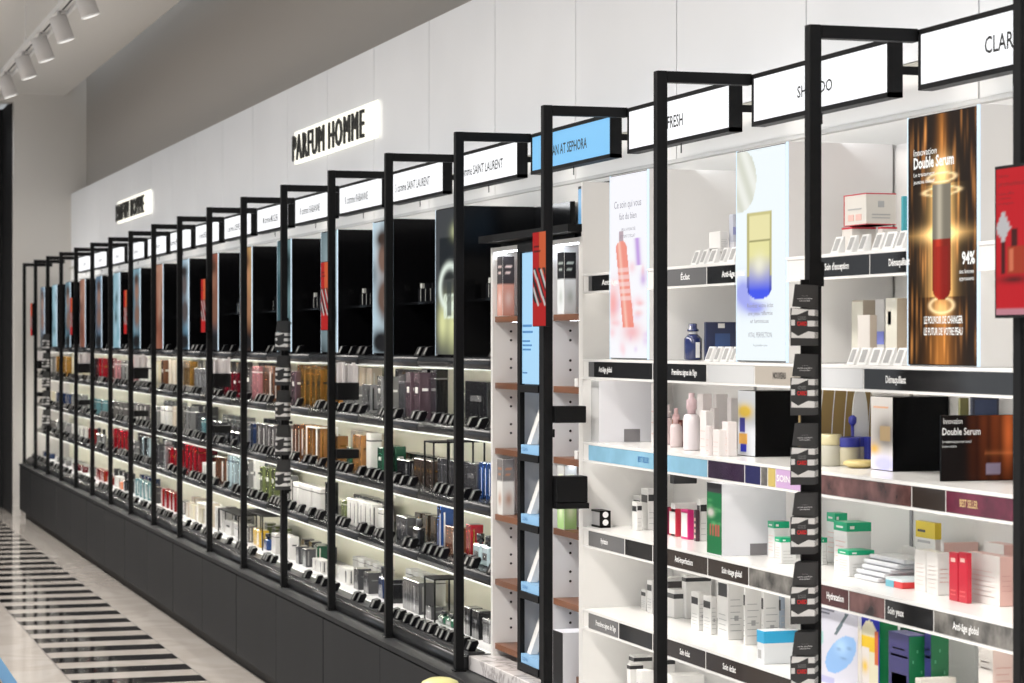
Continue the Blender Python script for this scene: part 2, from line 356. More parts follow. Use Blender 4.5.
# ------------------------------------------------------------------ perfume shelving, one unit a bay
def holders_in(parent, y0, y1, x, z, rnd, gap=0.075):
    y = y0 + 0.05
    while y < y1 - 0.04:
        if rnd.random() < 0.2: y += gap * 1.8; continue
        holder(parent, x + rnd.uniform(-0.004, 0.004), y, z, rnd.uniform(-0.12, 0.12)); y += gap * rnd.choice((1, 1, 1.35, 1.8))
for n in range(3, 18):
    y0, y1 = ps(n) + 0.001, ps(n + 1) - 0.001
    rnd = random.Random(n * 11)
    t = thing('perfume_shelving', f'black perfume shelving with four stocked shelves, {bay_word(n)}', 'shelves', (0.3, (y0 + y1) / 2, 0.505), 'perfume shelving units')
    child(t, 'back_panel', M_backlit, (0.437, 0.449, y0, y1, 0.505, 1.58))
    child(t, 'upper_back_panel', M_blackgloss, (0.43, 0.449, y0, y1, 1.58, 2.155))
    MB().box(SF - 0.09, 0.437, y0, y1, 0.506, 0.558).prism([(0.035, 0.507), (0.028, 0.53), (0.045, 0.551), (0.052, 0.551), (0.052, 0.507)], y0, y1, smooth=True).build('base_deck', M_shelfblack, t)
    child(t, 'rail_highlight_strip', M_chrome, (0.036, 0.05, y0, y1, 0.5515, 0.554))
    child(t, 'deck_mat', mat('pale_deck_mat', (0.55, 0.55, 0.56), 0.35), (0.11, 0.43, y0 + .01, y1 - .01, 0.558, 0.560))
    hd = bpy.data.objects.new('holder_rail', MB().box(0.055, 0.115, y0, y1, 0.551, 0.566).mesh('holder_rail', M_shelfblack, org(t))); COL.objects.link(hd); hd.parent = t; ORG[hd.name] = org(t)
    holders_in(hd, y0, y1, 0.058, 0.566, rnd)
    child(t, 'underglow_strip', M_led_low, (0.130, 0.136, y0, y1, 0.5605, 0.5625))
    for k, z in enumerate(ZS):
        b = MB(); b.box(SF + 0.01, 0.437, y0, y1, z - 0.022, z)
        b.prism([(SF + 0.012, z - 0.044), (SF - 0.003, z - 0.038), (SF - 0.007, z - 0.022), (SF - 0.003, z - 0.006), (SF + 0.012, z)], y0, y1, smooth=True)
        sh = b.build('shelf', M_fascia, t)
        child(sh, 'led_strip', M_led_warm, (SF + 0.016, SF + 0.026, y0 + 0.01, y1 - 0.01, z - 0.0255, z - 0.0225))
        child(sh, 'shelf_lip_light', glow('shelf_lip_light', (1, 0.99, 0.93), 0.95), (SF + 0.004, SF + 0.013, y0 + 0.004, y1 - 0.004, z - 0.0475, z - 0.0445))
        if k == 0 and False: continue
        holders_in(sh, y0, y1, SF + 0.003, z, rnd, 0.08 if k else 0.15)
# the black display column between two bays: poster box in front, black niche beside it
def poster_box(n, mbody, label, fn, nx, nz, strength=1.0):
    y1 = ps(n + 1) - 0.245; y0 = y1 - 0.336; z0, z1 = ZS[0] + 0.004, 2.157
    t = thing('poster_lightbox', label, 'lightbox', (0.3, (y0 + y1) / 2, z0), 'poster lightboxes over the shelves')
    MB().box(SF + 0.004, 0.429, y0, y1, z0, z1).build('box', mbody, t)
    child(t, 'lit_edge', M_edge, (SF + 0.0005, SF + 0.004, y0, y0 + 0.010, z0, z1)); child(t, 'lit_edge', M_edge, (SF + 0.0005, SF + 0.004, y1 - 0.006, y1, z0, z1))
    child(t, 'poster_panel', M_black, (SF + 0.0008, SF + 0.0038, y0 + 0.0101, y1 - 0.0061, z0 + .002, z1 - .002))
    art(t, 'poster', SF + 0.0003, y1 - 0.006, y0 + 0.010, z0 + 0.004, z1 - 0.004, fn, nx, nz, M_post if strength == 1.0 else vcol_mat('lit_poster_print_%d' % (strength * 10), strength))
    return t, y0, y1, z0, z1
def generic_poster(seed, tone, tone2, skin=None, words=None):
    r = random.Random(seed); blobs = [(r.random(), r.random(), r.uniform(.08, .3), r.uniform(.04, .2), r.random()) for _ in range(9)]
    def fn(U, V):
        c = np.ones(U.shape + (3,)) * np.array(tone)
        c = mixc(c, tone2, np.clip(1.2 * V * U + 0.15 * np.sin(9 * V + 4 * U), 0, 1))
        for a, b_, su, sv, k in blobs: c = mixc(c, tone2 if k > .5 else tuple(x * .15 for x in tone), .7 * G(U, V, a, b_, su, sv))
        if skin:
            c = mixc(c, skin, np.clip(1.6 * G(U, V, .55, .72, .3, .13), 0, 1)); c = mixc(c, tuple(x * .25 for x in skin), np.clip(1.3 * G(U, V, .5, .87, .34, .07), 0, 1))
            c = mixc(c, tuple(x * .7 for x in skin), np.clip(1.5 * G(U, V, .6, .42, .4, .15), 0, 1)); c = mixc(c, (0.01, 0.01, 0.012), np.clip(1.5 * G(U, V, .5, .08, .6, .1), 0, 1))
        return c
    return fn
def beast_poster(U, V):
    c = np.ones(U.shape + (3,)) * np.array((.05, .055, .06)); c = mixc(c, (.012, .016, .02), IN(U, V, .15, 1, .52, .8))
    c = mixc(c, (.75, .8, .42), np.clip(1.1 * G(U, V, .95, .84, .22, .05), 0, 1)); c = mixc(c, (.7, .72, .36), np.clip(G(U, V, .3, .22, .2, .14) + G(U, V, .75, .2, .25, .16), 0, 1))
    ring = np.exp(-((np.hypot((U - .62) / .42, (V - .46) / .15) - 1) / .18) ** 2); c = mixc(c, (.85, .95, .85), np.clip(ring, 0, 1) * .9)
    c = mixc(c, (.8, .9, .75), IN(U, V, .35, .95, .24, .42) * (0.45 + .45 * (np.sin(40 * U) * np.sin(70 * V) > 0)))
    c = mixc(c, (.04, .05, .05), IN(U, V, .5, .7, .26, .5) * .8); return c
PSPEC = {3: ('dark poster lightbox with a pale glowing winged crest', beast_poster),
 4: ('ice blue poster lightbox with dark capital letter and figure', generic_poster(4, (.50, .68, .78), (.75, .88, .95), (.20, .12, .09))),
 5: ('slim blue-grey poster lightbox behind a red post flag', generic_poster(5, (.14, .2, .22), (.45, .58, .62))),
 6: ('dark teal poster lightbox with green foot', generic_poster(6, (.03, .09, .11), (.22, .36, .38))),
 7: ('poster lightbox of fair haired model in gold light', generic_poster(7, (.16, .06, .03), (.62, .38, .15), (.6, .3, .16))),
 8: ('dark poster lightbox of a model in rust red', generic_poster(8, (.04, .05, .07), (.45, .13, .07), (.35, .16, .1))),
 9: ('blue and white poster lightbox with model', generic_poster(9, (.12, .28, .4), (.6, .75, .85), (.12, .1, .1)))}
for n in range(3, 18):
    if n in PSPEC: lb, fn = PSPEC[n]; lab = f'{lb}, {bay_word(n)}'
    else:
        tn, t2, wd = [((.2, .42, .5), (.55, .75, .85), 'light blue'), ((.05, .1, .16), (.2, .35, .5), 'navy'), ((.3, .1, .06), (.6, .35, .25), 'rust'), ((.06, .2, .28), (.3, .5, .6), 'teal')][n % 4]
        fn = generic_poster(n, tn, t2, (.35, .2, .15) if n % 2 else None); lab = f'narrow {wd} poster lightbox over {bay_word(n)}'
    t, y0, y1, z0, z1 = poster_box(n, M_blackgloss, ' '.join(lab.split()[:16]), fn, 22, 60, 1.0 if n in (3, 4, 9) else .8)
    if n == 4: text(t, 'lettering', 'M', mat('white_ink', (.85, .85, .85), .5), SF, y1 - .20, 1.80, .05, .09, bold=.03)
    # niche shelf of testers on the camera side of the poster box
    ya = ps(n) - 0.245 + 0.001 if n > 3 else ps(3) + 0.001; yb = y0 - 0.001
    u = thing('tester_ledge', f'black tester ledge beside the poster of the {bay_word(n)}', 'shelf', (0.3, (ya + yb) / 2, 1.81), 'black tester ledges')
    MB().box(0.2, 0.429, ya, yb, 1.805, 1.815).build('ledge', M_blackgloss, u)
    if n < 12:
        m_ = 7 if n < 7 else 5 if n < 9 else 3
        for q in range(m_):
            y = ya + 0.06 + q * (yb - ya - .1) / m_; bb = MB()
            bb.box(-0.012, 0.012, -0.016, 0.016, 0, 0.055).box(-0.0125, -0.0119, -0.013, -0.010, 0.003, 0.052, 1).box(-0.006, 0.006, -0.008, 0.008, 0.055, 0.075, 1 if q % 3 == 0 else 0)
            bb.v = [(x, yy, z) for x, yy, z in bb.v]
            o = bb.build('tester_flacon', [mat('dark_flacon', (0.01, 0.01, 0.012), 0.12), mat('flacon_glint', (0.75, 0.75, 0.7), 0.3, metal=.3)])
            o.location = (0.235, y, 1.8152); o.rotation_euler = (0, 0, rnd.uniform(-.2, .2))
            tag(o, f'{place_word(m_ - 1 - q, m_)} {NUM[m_]} dark tester flacons, black niche, {bay_word(n)}', 'tester', f'tester flacons of the {bay_word(n)}')

# ------------------------------------------------------------------ perfume cartons on the shelves
PC = {'gold': ((.42, .22, .045), .18, .75), 'silver': ((.42, .42, .43), .2, .7), 'black': ((.012, .012, .014), .12, 0), 'charcoal': ((.05, .05, .055), .15, 0), 'white': ((.62, .61, .585), .3, 0),
 'amber': ((.32, .15, .045), .18, .2), 'red': ((.20, .006, .012), .16, 0), 'wine': ((.1, .006, .012), .16, 0), 'pink': ((.3, .13, .14), .25, 0), 'beige': ((.52, .45, .36), .3, 0), 'brown': ((.12, .05, .025), .2, 0),
 'navy': ((.012, .025, .075), .14, 0), 'blue': ((.015, .05, .17), .16, 0), 'teal': ((.12, .25, .28), .16, .2), 'ice': ((.36, .45, .48), .12, .1), 'green': ((.02, .085, .05), .16, 0), 'olive': ((.14, .165, .07), .2, .1),
 'grey': ((.2, .2, .2), .18, .2), 'bronze': ((.07, .05, .04), .15, .3), 'smoke': ((.16, .15, .15), .1, .35), 'mauve': ((.10, .065, .08), .2, .3), 'orange': ((.62, .16, .04), .3, 0), 'yellow': ((.6, .38, .04), .25, 0), 'cream': ((.6, .55, .4), .3, 0)}
def pm(c): q = PC[c]; return mat('carton_' + c, q[0], q[1], metal=q[2], coat=0.5, bump=0.35, nscale=26, stretch=(1, 1, 0.12))
LEVEL = {'A': (ZS[1], 'top'), 'B': (ZS[2], 'second'), 'C': (ZS[3], 'third'), 'D': (ZB, 'bottom')}
USED = {}
def note_label(lab):
    USED[lab] = USED.get(lab, 0) + 1
    return USED[lab] > 1
def perfume_run(n, lv, pa, pb, yt, cnt, colour, style='carton', X=0.20, dep=0.05, alt=None, rear=False):
    """cnt boxes side by side between picture columns pa..pb, tops at height yt above column pa"""
    z0, lw = LEVEL[lv]; s1, s0 = at_s(pa, X), at_s(pb, X); pitch = (s1 - s0) / cnt; wd = min(pitch * 0.80, 0.085)
    z1 = z_at(pa + 1, yt, X); z1 = max(z0 + 0.05, min(z1, z0 + 0.215))
    word = {'carton': 'perfume carton', 'slim': 'slim perfume carton', 'wide': 'wide perfume box', 'bottle': 'perfume bottle', 'card': 'photo card'}[style]
    short = {'perfume carton': 'carton', 'slim perfume carton': 'slim carton', 'wide perfume box': 'wide box', 'perfume bottle': 'bottle', 'photo card': 'photo card'}[word]
    for pre in ('rear ',) if rear else ('', 'tall ' if z1 - z0 > .14 else 'low ', 'glossy ', 'plain '):
        look2 = f'{pre}{colour} {short}'; lab = f'{pre}{colour} {word}, {lw} shelf, {bay_word(n)}'
        if not USED.get((look2, lw, n)): break
    USED[(look2, lw, n)] = 1
    if rear: z1 = min(z1, z0 + .19)
    grp = f'{colour} {word}s, {lw} shelf, {bay_word(n)}' if cnt > 1 else f'perfume {lw} shelf goods, {bay_word(n)}'
    rr = random.Random(int(pa * 13 + yt)); base = None
    for i in range(cnt):
        L_ = lab if cnt == 1 else f'{place_word(cnt - 1 - i, cnt)} {NUM[cnt]} {look2}s, {lw} shelf, {bay_word(n)}'
        yc = s0 + pitch * (i + 0.5); h = z1 - z0; c_ = alt if (alt and i % 2) else colour
        if style == 'bottle':
            t = thing('perfume_bottle', L_, 'perfume', (X + .02, yc, z0), grp)
            MB().cbox(X, X + .034, yc - wd / 2, yc + wd / 2, z0, z0 + h * .68, .006).build('glass_body', pm(c_), t)
            MB().lathe(X + .017, yc, [(.008, z0 + h * .68), (.008, z0 + h * .74), (.015, z0 + h * .74), (.015, z0 + h), (.013, z0 + h + .002)], 14).build('cap', pm('black' if colour not in ('black',) else 'charcoal'), t)
            child(t, 'front_label', pm('silver' if colour != 'silver' else 'black'), (X - .0006, X, yc - wd * .3, yc + wd * .3, z0 + h * .22, z0 + h * .45))
            continue
        key = (c_, round(wd, 3), round(h, 3), dep, style)
        if style == 'wide': wd = pitch * .92
        mb = MB(); mb.cbox(0, dep, -wd / 2, wd / 2, 0, h, .0018)
        acc = {'white': 'charcoal', 'black': 'silver', 'charcoal': 'silver', 'gold': 'black', 'silver': 'black', 'red': 'gold', 'amber': 'gold', 'ice': 'navy', 'navy': 'silver', 'bronze': 'gold'}.get(c_, 'white')
        k_ = rr.choice((0, 1, 2)) if i == 0 else k_
        if k_ == 0: mb.box(-.0005, .0, -wd * .25, wd * .25, h * .55, h * .68, 1).box(dep * .25, dep * .75, -wd / 2 - .0005, -wd / 2, h * .60, h * .66, 1)
        elif k_ == 1: mb.box(-.0005, dep + .0005, -wd / 2 - .0005, wd / 2 + .0005, h * .80, h * .83, 1)
        else: mb.box(-.0005, .0, -wd * .3, -wd * .18, h * .12, h * .85, 1).box(dep * .2, dep * .32, -wd / 2 - .0005, -wd / 2, h * .1, h * .88, 1)
        if h > .12: mb.box(dep * .3, dep * .7, -wd / 2 - .0005, -wd / 2, h * .12, h * .15, 1)
        if base is None or alt: base = mb.mesh('perfume_carton', [pm(c_), pm(acc)], Vector((0, 0, 0)))
        o = bpy.data.objects.new('perfume_carton' if style != 'card' else 'photo_card', base); COL.objects.link(o)
        o.location = (X + rr.uniform(-.003, .006), yc, z0 + .0003); o.rotation_euler = (0, 0, rr.uniform(-.05, .05))
        tag(o, L_, 'perfume' if style != 'card' else 'card', grp)
R_ = perfume_run
R_(3, 'A', 463, 490, 381, 1, 'black', 'wide', X=.21, dep=.18)
R_(4, 'A', 398, 405, 374, 1, 'charcoal'); R_(4, 'A', 405, 420, 372, 2, 'mauve'); R_(4, 'A', 420, 436, 369, 2, 'black', 'carton', X=.24)
R_(5, 'A', 361, 372, 384, 1, 'silver', 'wide'); R_(4, 'A', 375, 390, 376, 2, 'grey'); R_(5, 'A', 340, 358, 385, 2, 'grey'); R_(5, 'A', 328, 338, 372, 1, 'amber')
R_(6, 'A', 299, 321, 368, 4, 'gold', alt=None); R_(6, 'A', 290, 297, 371, 1, 'mauve'); R_(6, 'A', 279, 288, 372, 1, 'smoke')
R_(7, 'A', 260, 275, 366, 1, 'brown', 'wide'); R_(7, 'A', 251, 259, 366, 2, 'pink'); R_(7, 'A', 241, 249, 368, 2, 'smoke')
R_(8, 'A', 222, 238, 372, 3, 'wine'); R_(8, 'A', 208, 220, 368, 2, 'black')
R_(9, 'A', 182, 191, 361, 1, 'gold', 'wide'); R_(9, 'A', 193, 205, 368, 3, 'silver')
R_(10, 'A', 157, 166, 360, 1, 'brown'); R_(10, 'A', 167, 176, 360, 2, 'beige'); R_(10, 'A', 151, 156, 361, 2, 'cream')
R_(11, 'A', 136, 148, 358, 2, 'white'); R_(11, 'A', 128, 135, 360, 2, 'pink')
R_(12, 'A', 113, 119, 360, 2, 'pink'); R_(12, 'A', 120, 126, 360, 2, 'grey'); R_(12, 'A', 106, 112, 358, 1, 'wine')
R_(13, 'A', 88, 96, 358, 2, 'black'); R_(13, 'A', 97, 104, 358, 2, 'red'); R_(14, 'A', 70, 84, 357, 3, 'cream'); R_(15, 'A', 54, 68, 356, 3, 'gold'); R_(16, 'A', 40, 52, 356, 3, 'grey')
R_(3, 'B', 478, 490, 462, 3, 'blue'); R_(3, 'B', 463, 477, 462, 1, 'charcoal', 'wide'); R_(3, 'B', 436, 458, 458, 4, 'charcoal', alt=None)
R_(4, 'B', 413, 433, 458, 5, 'bronze'); R_(4, 'B', 396, 408, 459, 1, 'black', 'wide'); R_(4, 'B', 384, 395, 445, 2, 'green', X=.26); R_(4, 'B', 375, 384, 447, 1, 'green')
R_(5, 'B', 351, 362, 434, 2, 'amber'); R_(5, 'B', 345, 350, 447, 1, 'green'); R_(5, 'B', 366, 371, 433, 1, 'white', 'card'); R_(5, 'B', 325, 340, 434, 2, 'amber', X=.28)
R_(6, 'B', 302, 321, 424, 3, 'amber'); R_(6, 'B', 292, 300, 424, 2, 'brown'); R_(6, 'B', 280, 290, 424, 2, 'smoke')
R_(7, 'B', 256, 274, 423, 4, 'smoke'); R_(7, 'B', 247, 255, 423, 1, 'navy'); R_(7, 'B', 241, 246, 425, 1, 'grey')
R_(8, 'B', 224, 239, 424, 3, 'black', 'bottle'); R_(8, 'B', 208, 222, 420, 3, 'charcoal')
R_(9, 'B', 182, 192, 406, 2, 'grey'); R_(9, 'B', 194, 200, 412, 1, 'charcoal'); R_(9, 'B', 200, 206, 418, 1, 'teal')
R_(10, 'B', 159, 169, 406, 2, 'white'); R_(10, 'B', 170, 176, 406, 1, 'beige'); R_(10, 'B', 151, 158, 406, 2, 'grey')
R_(11, 'B', 128, 145, 402, 4, 'smoke'); R_(12, 'B', 106, 125, 400, 4, 'smoke'); R_(13, 'B', 88, 104, 398, 3, 'teal'); R_(14, 'B', 70, 84, 393, 3, 'silver'); R_(15, 'B', 54, 68, 392, 3, 'navy'); R_(16, 'B', 40, 52, 390, 2, 'cream')
R_(3, 'C', 465, 471, 524, 1, 'red'); R_(3, 'C', 472, 489, 533, 2, 'ice', 'bottle'); R_(3, 'C', 444, 458, 525, 1, 'brown', 'wide'); R_(3, 'C', 436, 442, 506, 1, 'blue', 'card', X=.2)
R_(4, 'C', 395, 407, 515, 3, 'charcoal'); R_(4, 'C', 410, 421, 518, 1, 'black', 'bottle'); R_(4, 'C', 376, 385, 508, 1, 'white')
R_(5, 'C', 347, 372, 498, 5, 'white'); R_(5, 'C', 341, 345, 500, 1, 'olive'); R_(5, 'C', 325, 329, 482, 1, 'black')
R_(6, 'C', 293, 321, 482, 6, 'white', 'slim'); R_(6, 'C', 279, 289, 474, 2, 'grey')
R_(7, 'C', 259, 275, 466, 3, 'olive'); R_(7, 'C', 251, 257, 460, 1, 'white'); R_(7, 'C', 241, 249, 460, 2, 'grey')
R_(8, 'C', 227, 240, 455, 4, 'ice'); R_(8, 'C', 216, 225, 456, 1, 'brown', 'wide'); R_(8, 'C', 207, 214, 462, 2, 'white')
R_(9, 'C', 183, 199, 444, 4, 'red'); R_(9, 'C', 200, 206, 462, 1, 'white')
R_(10, 'C', 168, 176, 448, 2, 'red'); R_(10, 'C', 162, 167, 440, 1, 'silver'); R_(10, 'C', 151, 160, 442, 2, 'charcoal')
R_(11, 'C', 138, 149, 436, 4, 'ice', 'slim', alt='black'); R_(11, 'C', 128, 136, 440, 2, 'grey')
R_(12, 'C', 112, 126, 428, 4, 'red'); R_(12, 'C', 106, 111, 438, 1, 'grey')
R_(13, 'C', 95, 104, 428, 2, 'grey', 'bottle'); R_(13, 'C', 87, 93, 428, 2, 'red'); R_(14, 'C', 70, 84, 424, 3, 'white'); R_(15, 'C', 54, 68, 420, 3, 'silver'); R_(16, 'C', 40, 52, 418, 3, 'smoke')
R_(3, 'D', 463, 480, 606, 2, 'black'); R_(3, 'D', 482, 489, 618, 1, 'silver'); R_(3, 'D', 437, 452, 612, 2, 'green', 'bottle')
R_(4, 'D', 402, 420, 577, 1, 'charcoal', 'wide', X=.2, dep=.07); R_(4, 'D', 424, 433, 606, 1, 'charcoal'); R_(4, 'D', 376, 385, 565, 1, 'navy', 'bottle'); R_(4, 'D', 386, 394, 578, 1, 'black')
R_(5, 'D', 351, 370, 567, 2, 'charcoal', X=.19, dep=.06); R_(5, 'D', 339, 349, 566, 1, 'white', 'wide'); R_(5, 'D', 325, 331, 556, 1, 'white', 'bottle')
R_(6, 'D', 312, 321, 558, 2, 'white'); R_(6, 'D', 294, 308, 545, 2, 'charcoal'); R_(6, 'D', 311, 321, 544, 1, 'green', X=.28); R_(6, 'D', 279, 289, 534, 1, 'white', 'wide')
R_(7, 'D', 251, 260, 528, 1, 'yellow', 'wide'); R_(7, 'D', 262, 268, 533, 1, 'blue', 'bottle'); R_(7, 'D', 269, 277, 532, 1, 'white'); R_(7, 'D', 241, 248, 524, 2, 'grey')
R_(8, 'D', 214, 224, 506, 2, 'white'); R_(8, 'D', 225, 239, 520, 2, 'white', 'wide'); R_(8, 'D', 207, 213, 503, 1, 'beige')
R_(9, 'D', 184, 203, 502, 4, 'cream', alt='beige'); R_(9, 'D', 178, 183, 500, 1, 'grey')
R_(10, 'D', 159, 176, 488, 4, 'red'); R_(10, 'D', 151, 157, 486, 1, 'charcoal')
R_(11, 'D', 133, 149, 478, 4, 'teal'); R_(11, 'D', 128, 132, 480, 1, 'charcoal')
R_(12, 'D', 114, 118, 476, 2, 'white'); R_(12, 'D', 119, 122, 482, 1, 'orange'); R_(12, 'D', 122, 126, 480, 1, 'black'); R_(12, 'D', 106, 112, 476, 2, 'red')
R_(13, 'D', 95, 104, 468, 4, 'red'); R_(13, 'D', 87, 93, 466, 1, 'grey'); R_(14, 'D', 70, 84, 464, 3, 'wine'); R_(15, 'D', 54, 68, 456, 3, 'grey'); R_(16, 'D', 40, 52, 454, 2, 'navy')
for n, lv, pa, pb, yt, cnt, col_ in ((4, 'A', 395, 425, 366, 5, 'charcoal'), (5, 'A', 345, 372, 366, 4, 'beige'), (6, 'A', 296, 324, 364, 5, 'amber'), (7, 'A', 256, 282, 362, 4, 'smoke'), (8, 'A', 222, 246, 361, 4, 'smoke'), (9, 'A', 190, 212, 360, 4, 'grey'), (10, 'A', 162, 182, 359, 4, 'white'),
        (4, 'B', 402, 436, 452, 5, 'black'), (5, 'B', 350, 378, 430, 4, 'beige'), (6, 'B', 300, 326, 428, 5, 'bronze'), (7, 'B', 262, 284, 418, 4, 'charcoal'), (8, 'B', 222, 248, 414, 5, 'grey'), (9, 'B', 190, 212, 404, 4, 'charcoal'), (10, 'B', 162, 182, 400, 4, 'silver'),
        (4, 'C', 414, 436, 512, 3, 'bronze'), (5, 'C', 352, 382, 494, 5, 'grey'), (7, 'C', 262, 284, 462, 4, 'grey'), (8, 'C', 226, 248, 452, 4, 'charcoal'), (9, 'C', 190, 212, 442, 4, 'wine'), (10, 'C', 162, 182, 436, 4, 'charcoal'), (11, 'C', 136, 154, 432, 4, 'smoke'),
        (4, 'D', 404, 436, 568, 4, 'white'), (5, 'D', 352, 384, 556, 5, 'white'), (6, 'D', 300, 328, 538, 4, 'charcoal'), (7, 'D', 262, 284, 522, 3, 'olive'), (8, 'D', 224, 248, 506, 4, 'silver'), (9, 'D', 190, 212, 496, 4, 'beige'), (11, 'D', 138, 154, 474, 4, 'navy'), (12, 'D', 112, 130, 468, 4, 'charcoal')):
    perfume_run(n, lv, pa, pb, yt, cnt, col_, X=.335, rear=True)
# wire display stands: thin black frames standing on the shelves
def wire_frame(n, lv, pa, pb, yt, mcol='black', X=.18, r=.003):
    z0, lw = LEVEL[lv]; s1, s0 = at_s(pa, X), at_s(pb, X); z1 = z_at(pa, yt, X); m = {'black': M_black, 'white': mat('white_frame', (.8, .8, .78), .3)}[mcol]
    t = thing('wire_stand', f'open {mcol} wire display stand, {lw} shelf, {bay_word(n)}', 'stand', (X, (s0 + s1) / 2, z0))
    for xx in (X, X + .10):
        for yy in (s0, s1): child(t, 'upright', m, (xx, xx + 2 * r, yy - r, yy + r, z0, z1))
    MB().box(X, X + .106, s0 - r, s1 + r, z1, z1 + 2 * r).build('top_rim', m, t)
for a in ((4, 'B', 424, 433, 442), (4, 'D', 424, 434, 577), (8, 'D', 218, 238, 509), (7, 'D', 242, 262, 510), (3, 'B', 447, 458, 441)): wire_frame(*a)
wire_frame(6, 'B', 306, 316, 427, 'white'); wire_frame(9, 'D', 197, 205, 503, 'white')
# ------------------------------------------------------------------ white cabinet with walnut shelves (between portal frames)
y0, y1 = 7.165, 8.150
M_inner = mat('white_cabinet_inside', (0.76, 0.77, 0.79), 0.35)
t = thing('wooden_shelved_cabinet', 'tall white cabinet with walnut shelves and pin holes between black frames', 'cabinet', (0.3, 7.65, 0.556))
child(t, 'side_panel', M_white, (SF - 0.005, 0.449, y1 - 0.022, y1, 0.556, 1.985))
child(t, 'side_panel', M_white, (SF - 0.005, 0.449, y0, y0 + 0.020, 0.556, 1.985))
child(t, 'divider_panel', M_inner, (SF, 0.449, 7.775, 7.790, 0.556, 1.985))
child(t, 'divider_panel', M_inner, (SF, 0.449, 7.470, 7.485, 0.556, 1.985))
child(t, 'back_panel', M_inner, (0.43, 0.449, y0 + .02, y1 - .022, 0.556, 1.985))
child(t, 'top_panel', M_white, (SF, 0.449, y0 + .02, y1 - .022, 1.970, 1.985))
child(t, 'cell_light', M_ledcool, (SF + 0.012, SF + 0.024, 7.80, 8.12, 1.966, 1.9695))
child(t, 'cell_light', M_ledcool, (SF + 0.012, SF + 0.024, 7.195, 7.465, 1.966, 1.9695))
ZW = [1.744, 1.512, 1.283, 1.052, 0.825, 0.60]
for z in ZW:
    for a, c in ((7.7905, 8.1275), (7.1855, 7.4695)):
        sh = child(t, 'wooden_shelf', M_wood, (SF + 0.004, 0.428, a, c, z - 0.020, z))
        if z > .7: child(sh, 'downlight', M_ledcool, (SF + 0.03, SF + 0.045, (a + c) / 2 - .05, (a + c) / 2 + .05, z - 0.0207, z - 0.0203))
hb2 = MB()
for z in ZW:
    for dz in (-.052, -.083, .052, .083):
        for yy in (8.1275, 7.7745, 7.4695):
            hb2.tube((SF + .062, yy + .0005, z + dz), (SF + .062, yy - 0.0008, z + dz), 0.0045, 8)
tag(hb2.build('pin_hole', M_ink, t), kind='stuff')
# marble plinth
t = thing('marble_plinth', 'grey-veined marble slab under the white wooden-shelved cabinet', 'plinth', (0.25, 7.65, 0.505))
MB().cbox(0.055, 0.449, 7.166, 8.156, 0.506, 0.5555, 0.002).build('slab', M_marble, t)
# black canopy
t = thing('black_canopy', 'thin black canopy slab above the white wooden-shelved cabinet', 'canopy', (0.25, 7.65, 2.0))
child(t, 'slab', M_black, (0.09, 0.449, 7.158, 8.152, 2.000, 2.024))
child(t, 'under_rail', M_black, (0.16, 0.44, 7.30, 7.32, 1.9855, 2.0), (0.17, 0.19, 7.17, 8.14, 1.9855, 2.0))
child(t, 'stand_off', M_black, (0.30, 0.32, 8.10, 8.12, 1.9855, 2.0))
# blue screen on the wall over the canopy
t = thing('wall_screen', 'small blue screen on the wall above the black canopy', 'screen', (0.43, 7.85, 2.026))
MB().box(0.425, 0.449, 7.60, 8.05, 2.026, 2.20).build('casing', M_black, t)
child(t, 'lit_screen', glow('blue_screen_light', (0.10, 0.32, 0.58), 0.9), (0.422, 0.4249, 7.61, 8.04, 2.052, 2.19))
# black ladder display with a pale blue poster in the middle cell
t = thing('ladder_display', 'black ladder-like display frame with pale blue poster, middle of the white cabinet', 'display', (0.12, 7.63, 0.556))
LX0, LX1, LY0, LY1 = 0.112, 0.128, 7.492, 7.762
child(t, 'upright', M_black, (LX0, LX1, LY1 - 0.032, LY1, 0.556, 1.985)); child(t, 'upright', M_black, (LX0, LX1, LY0, LY0 + 0.03, 0.556, 1.985))
for z in (1.512, 1.283, 1.052, 0.825, 0.585): child(t, 'rung', M_black, (LX0 - .004, SF + .16, LY0 + .03, LY1 - .032, z - 0.024, z))
child(t, 'top_rail', M_black, (LX0, LX1, LY0 + .03, LY1 - .032, 1.955, 1.985))
child(t, 'lit_poster', glow('pale_blue_lit_poster', (0.36, 0.62, 0.85), 0.95), (0.119, 0.125, LY0 + .032, LY1 - .033, 1.516, 1.952))
for z, w_, h in ((1.705, .10, .008), (1.685, .11, .007), (1.655, .08, .006), (1.641, .10, .006), (1.627, .09, .006), (1.55, .05, .005)):
    child(t, 'poster_text', mat('blue_ink', (0.05, 0.2, 0.45), .5), (0.1182, 0.1189, LY1 - .04 - w_, LY1 - .04, z, z + h))
